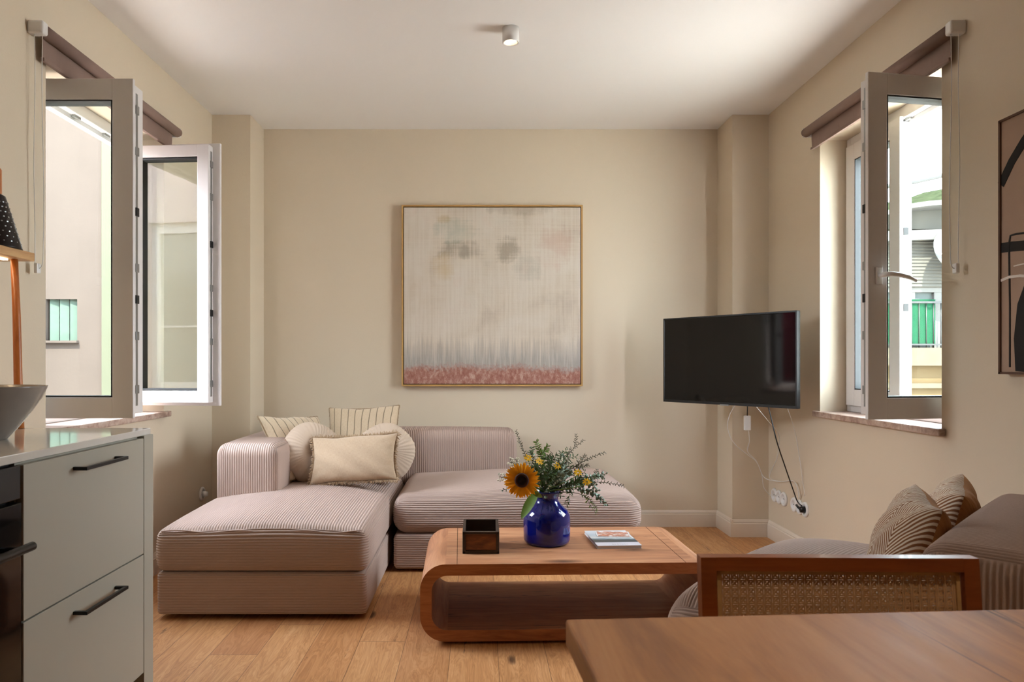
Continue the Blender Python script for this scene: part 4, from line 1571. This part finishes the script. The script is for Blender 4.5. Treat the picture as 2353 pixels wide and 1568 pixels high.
def paint_mat():
    m = NT('abstract_canvas')
    tc = m.n('ShaderNodeTexCoord')
    sp = m.n('ShaderNodeSeparateXYZ')
    m.t.links.new(tc.outputs['Object'], sp.inputs[0])
    x, z = sp.outputs[0], sp.outputs[2]     # object origin = bottom centre of the canvas
    vs_ = m.noise(m.coord(scale=(70, 1, 2.2)), 1.0, 4, .6)
    hs_ = m.noise(m.coord(scale=(2.2, 1, 80)), 1.0, 4, .6)
    cloud = m.noise(m.coord(), 3.2, 4, .55, .3)
    fine = m.noise(m.coord(), 60, 3, .7)
    cl2 = m.noise(m.coord(loc=(3, 1, 2)), 7, 4, .6, .5)
    c = m.ramp(cloud, [(0.32, 'B5A492'), (0.46, 'C9B9A5'), (0.60, 'CFC2B2'), (0.75, 'CDB3A2')])
    # crosshatched streaks
    vf = m.ramp(vs_, [(0.36, 0.0), (0.60, 1.0)])
    hf = m.ramp(hs_, [(0.36, 0.0), (0.60, 1.0)])
    c = m.mix(m.math('MULTIPLY', vf, 0.38), c, 'E0D6C8')
    top = m.ramp(z, [(0.45, 0.15), (0.8, 0.5)])
    c = m.mix(m.math('MULTIPLY', hf, m.math('MULTIPLY', top, .8)), c, 'D6CBBB')
    # grey olive smudges in the upper half
    def spot(cx_, cz_, sx_, sz_, colr, amt):
        nonlocal c
        dx = m.math('DIVIDE', m.math('SUBTRACT', x, cx_), sx_)
        dz = m.math('DIVIDE', m.math('SUBTRACT', z, cz_), sz_)
        r2 = m.math('ADD', m.math('MULTIPLY', dx, dx), m.math('MULTIPLY', dz, dz))
        r2 = m.math('ADD', r2, m.math('ADD', m.math('MULTIPLY', m.math('SUBTRACT', m.math('ADD', vs_, hs_), 1.0), 1.4), m.math('MULTIPLY', m.math('SUBTRACT', cl2, .5), 3.2)))
        f = m.ramp(r2, [(0.0, 1.0), (1.15, 0.0)])
        c = m.mix(m.math('MULTIPLY', f, amt), c, colr)
    spot(-.22, .90, .22, .07, '857A68', .6)
    spot(-.26, 1.03, .16, .09, '9AA494', .42)
    spot(.10, .90, .08, .11, '7F725F', .55)
    spot(.20, 1.17, .25, .04, '968772', .45)
    spot(.42, .95, .12, .18, 'C09A88', .4)
    spot(-.32, .80, .10, .10, 'C4A670', .35)
    spot(-.33, 1.11, .05, .03, 'B0935A', .4)
    spot(.24, .78, .12, .10, 'A5A092', .35)
    # grey blue band
    zz = m.math('ADD', z, m.math('MULTIPLY', m.math('SUBTRACT', vs_, .5), .30))
    gb = m.ramp(zz, [(0.155, 1.0), (0.30, 0.0)])
    c = m.mix(m.math('MULTIPLY', gb, .8), c, '9A958F')
    wl_ = m.ramp(m.noise(m.coord(scale=(150, 1, 4)), 1.0, 3, .6), [(0.52, 0.0), (0.62, 1.0)])
    c = m.mix(m.math('MULTIPLY', m.math('MULTIPLY', gb, wl_), .5), c, 'C9C2B8')
    # terracotta strip
    z2 = m.math('ADD', z, m.math('ADD', m.math('MULTIPLY', m.math('SUBTRACT', fine, .5), .10), m.math('MULTIPLY', m.math('SUBTRACT', cloud, .5), .10)))
    tb = m.ramp(z2, [(0.085, 1.0), (0.135, 0.0)])
    tcol = m.ramp(m.noise(m.coord(scale=(1.6, 1, 1)), 26, 5, .75, .3), [(0.35, '925C4C'), (0.5, 'A57264'), (0.66, 'C0A08E')])
    c = m.mix(tb, c, tcol)
    m.col(c)
    m.rough(0.8)
    m.bump(m.math('ADD', vs_, m.math('ADD', hs_, fine)), 0.35, 0.003)
    return m.m
M['canvas'] = paint_mat()
cvs = MB().box(-0.594, 0.594, -.012, .018, 0.0, 1.188).build('canvas', M['canvas'], pt, local=True)
cvs.location = (0, -0.012, 0.016)

# ------------------------------------------------------------------ television
tv = thing('television', 'black flat television mounted across the right corner', 'television', (1.427, 4.23, 0.865), math.atan2(-0.745, 0.526))
TWd, THt = 0.912, 0.528
MB().bbox(-TWd / 2, TWd / 2, .006, .030, 0, THt, .004).build('casing', M['black'], tv, local=True)
w = MB()
bz = 0.010
w.bbox(-TWd / 2, TWd / 2, -.004, .010, 0, .016, .002)
w.bbox(-TWd / 2, TWd / 2, -.004, .010, THt - bz, THt, .002)
w.bbox(-TWd / 2, -TWd / 2 + bz, -.004, .010, 0, THt, .002)
w.bbox(TWd / 2 - bz, TWd / 2, -.004, .010, 0, THt, .002)
w.build('bezel', M['black'], tv, local=True)
MB().box(-TWd / 2 + .008, TWd / 2 - .008, -.001, .006, .012, THt - .008).build('screen', M['screen'], tv, local=True)
MB().bbox(-.03, .03, -.006, -.002, -.004, .004, .001).build('sensor_strip', M['hardware'], tv, local=True)
MB().bbox(-.30, .30, .028, .060, .06, .40, .01).build('back_cover', M['black'], tv, local=True)
w = MB()
w.bbox(-.10, .10, .060, .072, .16, .36, .003)
pc = WM[tv.name].inverted() @ Vector((1.72, 4.61, 1.12))
w.tube([(0, .07, .26), (pc.x * .4 + .05, .16, .26), (pc.x, pc.y, .26)], .016, 10)
w.build('wall_bracket', M['blackmetal'], tv, local=True)

# ------------------------------------------------------------------ sockets and cables on the right wall
def sockets(label, y0, z, n, plugs):
    t = thing('wall_socket', label, 'wall socket', (XR, y0, z), group=None)
    for k in range(n):
        yy = y0 - k * .071
        m_ = MB()
        Mx = Matrix.Translation((XR, yy, z)) @ Matrix.Rotation(-PI / 2, 4, 'Y')
        m_.lathe([(0, 0), (.043, 0), (.043, .004), (.041, .009), (.036, .011), (.0245, .010), (.0235, .002), (0, .002)], seg=32)
        o = m_.build('rosette', M['white'], t, M=Mx)
        h = MB()
        for s in (-1, 1):
            h.box(XR - .0035, XR - .0015, yy + s * .0095 - .0028, yy + s * .0095 + .0028, z - .0028, z + .0028)
        h.build('pin_hole', M['black'], o)
    return t
sockets('white triple wall socket lower on the wall nearer the corner column', 4.52, 0.285, 3, ())
sockets('white triple wall socket with black plug, nearer the window', 4.235, 0.280, 3, ())
def cable(name, label, pts, r, mat, cat='cable'):
    ps = [Vector(p) for p in pts]
    # smooth with catmull-rom
    out = []
    for i in range(len(ps) - 1):
        a = ps[max(i - 1, 0)]; b = ps[i]; c = ps[i + 1]; d = ps[min(i + 2, len(ps) - 1)]
        for k in range(8):
            t = k / 8
            out.append(0.5 * ((2 * b) + (c - a) * t + (2 * a - 5 * b + 4 * c - d) * t * t + (3 * b - a - 3 * c + d) * t ** 3))
    out.append(ps[-1])
    m_ = MB().tube(out, r, 6)
    return tag(m_.build(name, M[mat]), label, cat)
def q(x, y, Y):
    v = px(x, y, Y)
    return (v.x, v.y, v.z)
wallY = lambda x: 1.826 * 1660 / (x - 1105)
def onw(x, y):
    return q(x, y, wallY(x))
cable('power_cable', 'black power cable from the television down to its plug', [q(1764, 930, 4.1), q(1768, 945, 4.1), q(1785, 1015, 4.05), q(1803, 1070, 4.1), q(1822, 1125, 4.12), onw(1832, 1152), onw(1842, 1163)], .0035, 'black')
cable('aerial_cable', 'thin white cable looping left under the television', [q(1690, 930, 4.3), q(1676, 955, 4.35), q(1672, 985, 4.4), q(1686, 1018, 4.45), q(1716, 1044, 4.48), q(1738, 1062, 4.5), q(1750, 1090, 4.5), q(1755, 1120, 4.5), onw(1768, 1137), onw(1782, 1139)], .0022, 'white')
cable('data_cable', 'white cable hanging from the small adapter box to the socket', [q(1720, 990, 4.45), q(1722, 1015, 4.47), q(1718, 1038, 4.5), q(1738, 1060, 4.5), q(1752, 1092, 4.5), q(1766, 1103, 4.45), onw(1795, 1107), onw(1822, 1106), onw(1832, 1120), onw(1836, 1146)], .0026, 'white')
cable('thin_cable', 'thin white cable from the television crossing behind the black one', [q(1735, 932, 4.15), q(1765, 968, 4.2), onw(1789, 1000), onw(1786, 1050), onw(1768, 1095), onw(1790, 1107)], .0016, 'white')
cable('thin_cable', 'thin white cable hanging nearest the window down to the socket', [q(1808, 935, 4.0), onw(1826, 990), onw(1838, 1060), onw(1849, 1140)], .0014, 'white')
ad = thing('power_adapter', 'small white adapter box hanging on its cable under the television', 'adapter', q(1717, 988, 4.45))
c0 = px(1717, 972, 4.45)
MB().bbox(c0.x - .019, c0.x + .019, c0.y - .012, c0.y + .012, c0.z - .046, c0.z + .044, .003).build('casing', M['white'], ad)
MB().tube([(c0.x, c0.y, c0.z + .04), (c0.x - .002, c0.y - .01, c0.z + .12)], .003, 6).build('lead', M['black'], ad)
pg = thing('power_plug', 'black right angled plug in the wall socket nearer the window', 'plug', onw(1848, 1165))
v0 = px(1847, 1164, wallY(1847))
MB().tube([(XR - .004, 4.093, .280), (XR - .03, 4.093, .280)], [.019, .017], 16).build('body', M['black'], pg)
MB().tube([(XR - .026, 4.093, .280), (XR - .030, 4.125, .288), (XR - .022, 4.16, .292)], .007, 8).build('cable_sleeve', M['black'], pg)
ls = thing('wall_socket', 'small pale wall socket low on the left wall behind the chaise', 'wall socket', (XL, 4.45, .30))
m_ = MB(); m_.lathe([(0, 0), (.043, 0), (.043, .006), (.036, .011), (.0245, .010), (.0235, .002), (0, .002)], seg=32)
m_.build('rosette', M['white'], ls, M=Matrix.Translation((XL, 4.45, .305)) @ Matrix.Rotation(PI / 2, 4, 'Y'))
MB().tube([(XL + .006, 4.45, .305), (XL + .035, 4.45, .305)], [.018, .015], 14).build('plug', M['white'], ls)

# ------------------------------------------------------------------ picture on the right wall
pc_ = thing('wall_picture', 'beige picture with bold black lines on the right wall', 'picture', (XR - .02, 2.24, 1.07))
ya, yb = 1.88, 2.52
M['pictcanvas'] = plain('beige_canvas', 'AE937F', 0.85, var=0.03, scale=20, bump=0.2, bscale=300)
M['inkblack'] = plain('black_paint', '17130F', 0.8)
M['pictwhite'] = plain('white_paint', 'E8E0D8', 0.8)
M['walnutframe'] = plain('walnut_frame', '5E3E2A', 0.5, var=0.1)
zp0, zp1 = 1.072, 1.955
MB().box(XR - .030, XR - .004, ya + .008, yb - .008, zp0 + .008, zp1 - .008).build('canvas', M['pictcanvas'], pc_)
w = MB()
for (a, b, c, d) in ((ya, ya + .008, zp0, zp1), (yb - .008, yb, zp0, zp1), (ya, yb, zp0, zp0 + .008), (ya, yb, zp1 - .008, zp1)):
    w.box(XR - .036, XR - .003, a, b, c, d)
w.build('frame', M['walnutframe'], pc_)
def stroke(pts, wd, mat, lift=.0015):
    """painted band on the canvas; pts (y, z)"""
    m_ = MB()
    xx = XR - .030 - lift
    n = len(pts)
    vs = []
    for i, (y, z) in enumerate(pts):
        a = Vector(pts[max(i - 1, 0)]); b = Vector(pts[min(i + 1, n - 1)])
        t = (b - a).normalized()
        nn = Vector((-t.y, t.x)) * (wd[i] if isinstance(wd, list) else wd) / 2
        for s in (1, -1):
            for xq in (xx, XR - .0295):
                vs.append((xq, y + nn.x * s, z + nn.y * s))
    fs = []
    for i in range(n - 1):
        a, b = i * 4, i * 4 + 4
        fs += [(a, a + 2, b + 2, b), (a + 1, b + 1, b + 3, a + 3), (a, b, b + 1, a + 1), (a + 2, a + 3, b + 3, b + 2)]
    fs += [(0, 1, 3, 2), (n * 4 - 4, n * 4 - 2, n * 4 - 1, n * 4 - 3)]
    m_.add(vs, fs)
    m_.build('brush_stroke', M[mat], pc_)
def wy(x, y):
    Y = 1.81 * 1660 / (x - 1105)
    return (Y, 1.11 - (y - 835) * Y / 1660)
stroke([wy(2300, 425), wy(2325, 372), wy(2353, 325), wy(2385, 280), wy(2402, 254)], .035, 'inkblack')
stroke([wy(2301, 570), wy(2325, 567), wy(2360, 564), wy(2440, 568), wy(2560, 590), wy(2640, 620)], .034, 'inkblack')
stroke([wy(2321, 860 - 16), wy(2321, 700), wy(2319, 560), wy(2322, 542), wy(2335, 538), wy(2380, 533), wy(2450, 532)], .0065, 'inkblack', .002)
stroke([wy(2301, 645), wy(2320, 637), wy(2345, 634), wy(2420, 640), wy(2500, 660)], .009, 'pictwhite', .0025)
stroke([wy(2330, 612), wy(2350, 607), wy(2420, 600)], .004, 'pictwhite', .002)
stroke([wy(2352, 855), wy(2356, 780), wy(2362, 700), wy(2368, 640)], [.07, .10, .09, .03], 'inkblack', .0018)

# ------------------------------------------------------------------ ceiling light and added fill spots
def downlight(name, label, x, y, power, cone=120):
    t = thing(name, label, 'ceiling light', (x, y, H))
    MB().lathe([(.0, 0), (.040, 0), (.040, -.068), (.037, -.070), (.030, -.066), (.028, -.05), (0, -.05)], (x, y, H), 40).build('housing', M['white'], t)
    MB().lathe([(0, -.056), (.026, -.056), (.026, -.050), (0, -.050)], (x, y, H), 32).build('bulb', M['lamp'], t)
    d = bpy.data.lights.new('bulb_light', 'SPOT')
    d.energy = power
    d.color = (1.0, 0.74, 0.50)
    d.spot_size = math.radians(cone)
    d.spot_blend = 0.9
    d.shadow_soft_size = 0.025
    o = bpy.data.objects.new('bulb_light', d)
    o.location = (x, y, H - .08)
    COL.objects.link(o)
downlight('ceiling_light', 'small white cylindrical ceiling spotlight, lit', 0.142, 3.43, 6)
downlight('ceiling_light', 'unseen ceiling spotlight added to brighten the dining table', 0.75, 0.55, 30, 70)  # added lamp out of view, narrow cone to brighten the table top
downlight('ceiling_light', 'unseen ceiling spotlight added as warm fill nearest the door', 0.142, -3.2, 7)  # added lamp behind the camera, warm fill for the room

# ------------------------------------------------------------------ kitchen on the left
KX = -1.05           # drawer front plane
kc = thing('kitchen_cabinet', 'sage grey kitchen drawer unit with two deep drawers', 'cabinet', (-1.38, 1.95, 0))
w = MB()
w.box(XL + .01, KX - .02, 1.657, 2.25, .14, .88)
w.build('carcass', M['cabinet'], kc)
MB().bbox(XL + .01, KX, 2.253, 2.315, .0, .883, .001).build('end_panel', M['cabinet'], kc)
MB().box(XL + .1, KX - .06, 1.657, 2.253, 0, .14).build('toe_kick', M['kick'], kc)
def drawer(z0, z1, hz):
    d = MB().bbox(KX - .019, KX, 1.659, 2.250, z0, z1, .0015).build('drawer_front', M['cabinet'], kc)
    h = MB()
    ha, hb = 1.86, 2.08
    h.bbox(KX + .026, KX + .036, ha, hb, hz - .0045, hz + .0045, .001)
    for yy in (ha, hb - .010):
        h.bbox(KX - .001, KX + .030, yy, yy + .010, hz - .0045, hz + .0045, .001)
    h.build('handle', M['blackmetal'], d)
drawer(.517, .876, .838)
drawer(.146, .513, .465)
tag(MB().bbox(XL, -1.060, 1.02, 2.32, .882, .902, .002).build('worktop', M['counter']), 'glossy pale quartz kitchen worktop on the left', 'worktop')
ov = thing('oven', 'black built-in oven at the left edge beside the drawers', 'oven', (-1.38, 1.36, .14))
MB().box(XL + .01, KX - .03, 1.06, 1.655, .14, .88).build('casing', M['black'], ov)
MB().bbox(KX - .025, KX - .003, 1.062, 1.653, .80, .876, .002).build('control_panel', M['black'], ov)
od = MB().bbox(KX - .025, KX + .0, 1.062, 1.653, .165, .792, .003).build('door', M['screen'], ov)
h = MB()
h.tube([(KX + .045, 1.10, .70), (KX + .045, 1.62, .70)], .010, 12)
for yy in (1.14, 1.58):
    h.tube([(KX, yy, .70), (KX + .045, yy, .70)], .007, 8)
h.build('handle', M['blackmetal'], od)
MB().box(XL + .1, KX - .06, 1.06, 1.655, 0, .14).build('plinth', M['kick'], ov)
tag(MB().bbox(XL + .01, KX, 1.025, 1.058, 0, .881, .001).build('cabinet_side_panel', M['cabinet']), 'sage grey panel at the near end of the kitchen run', 'panel')

# bowl on the worktop
bo = thing('ceramic_bowl', 'large grey glazed ceramic bowl on the kitchen worktop', 'bowl', (-1.342, 1.955, .902))
prof = [(0, 0), (.052, 0), (.055, .004), (.075, .028), (.108, .072), (.133, .112), (.146, .142), (.149, .146), (.145, .145), (.128, .112), (.102, .072), (.07, .032), (.045, .012), (0, .010)]
MB().lathe(prof, (-1.342, 1.955, .902), 64).build('body', M['greybowl'], bo)

# shelf with led strip
sh = thing('wall_shelf', 'light oak shelf with a lit strip beneath on the left wall', 'shelf', (-1.61, 1.9, 1.46))
MB().bbox(XL, -1.50, 1.25, 2.43, 1.452, 1.480, .002).build('board', M['oak'], sh)
MB().box(-1.56, -1.545, 1.27, 2.36, 1.446, 1.4521).build('light_strip', M['led'], sh)
ld = bpy.data.lights.new('shelf_led', 'AREA')
ld.shape = 'RECTANGLE'; ld.size = .02; ld.size_y = 1.05; ld.energy = 0.6; ld.color = (1, .80, .55)
lo = bpy.data.objects.new('shelf_led', ld); lo.location = (-1.552, 1.82, 1.444); COL.objects.link(lo)
# grater
gr = thing('grater', 'dark conical grater with an orange wooden handle on the shelf', 'grater', (-1.60, 2.35, 1.48))
def gfn(r, z, a):
    return 0
MB().lathe([(0, 0), (.078, 0), (.077, .004), (.030, .170), (.020, .176), (0, .176)], (-1.568, 2.33, 1.48), 32).build('cone', M['grater'], gr)
hh = MB()
for i in range(9):
    for k in range(20):
        z = .02 + i * .016
        r = .077 - (.047 * z / .17) + .0008
        a = 2 * PI * (k + .5 * (i % 2)) / 20
        c = Vector((-1.568 + r * math.cos(a), 2.33 + r * math.sin(a), 1.48 + z))
        hh.obox(c, (math.cos(a) * .0012, math.sin(a) * .0012, 0), (-math.sin(a) * .0022, math.cos(a) * .0022, 0), (0, 0, .0016))
hh.build('grating_teeth', M['hardware'], gr)
MB().lathe([(0, .174), (.019, .174), (.020, .18), (.0195, .255), (.016, .260), (0, .260)], (-1.568, 2.33, 1.48), 24).build('handle', M['orangewood'], gr)
# long wooden spoon leaning on the wall behind the bowl
sp_ = thing('wooden_spoon', 'long orange wooden handle leaning upright behind the grey bowl', 'spoon', (-1.60, 2.40, .902))
MB().tube([(-1.4646, 2.295, .902), (-1.475, 2.305, 1.0), (-1.50, 2.335, 1.25), (-1.524, 2.36, 1.448)], [.013, .013, .012, .011], 12).build('handle', M['orangewood'], sp_)
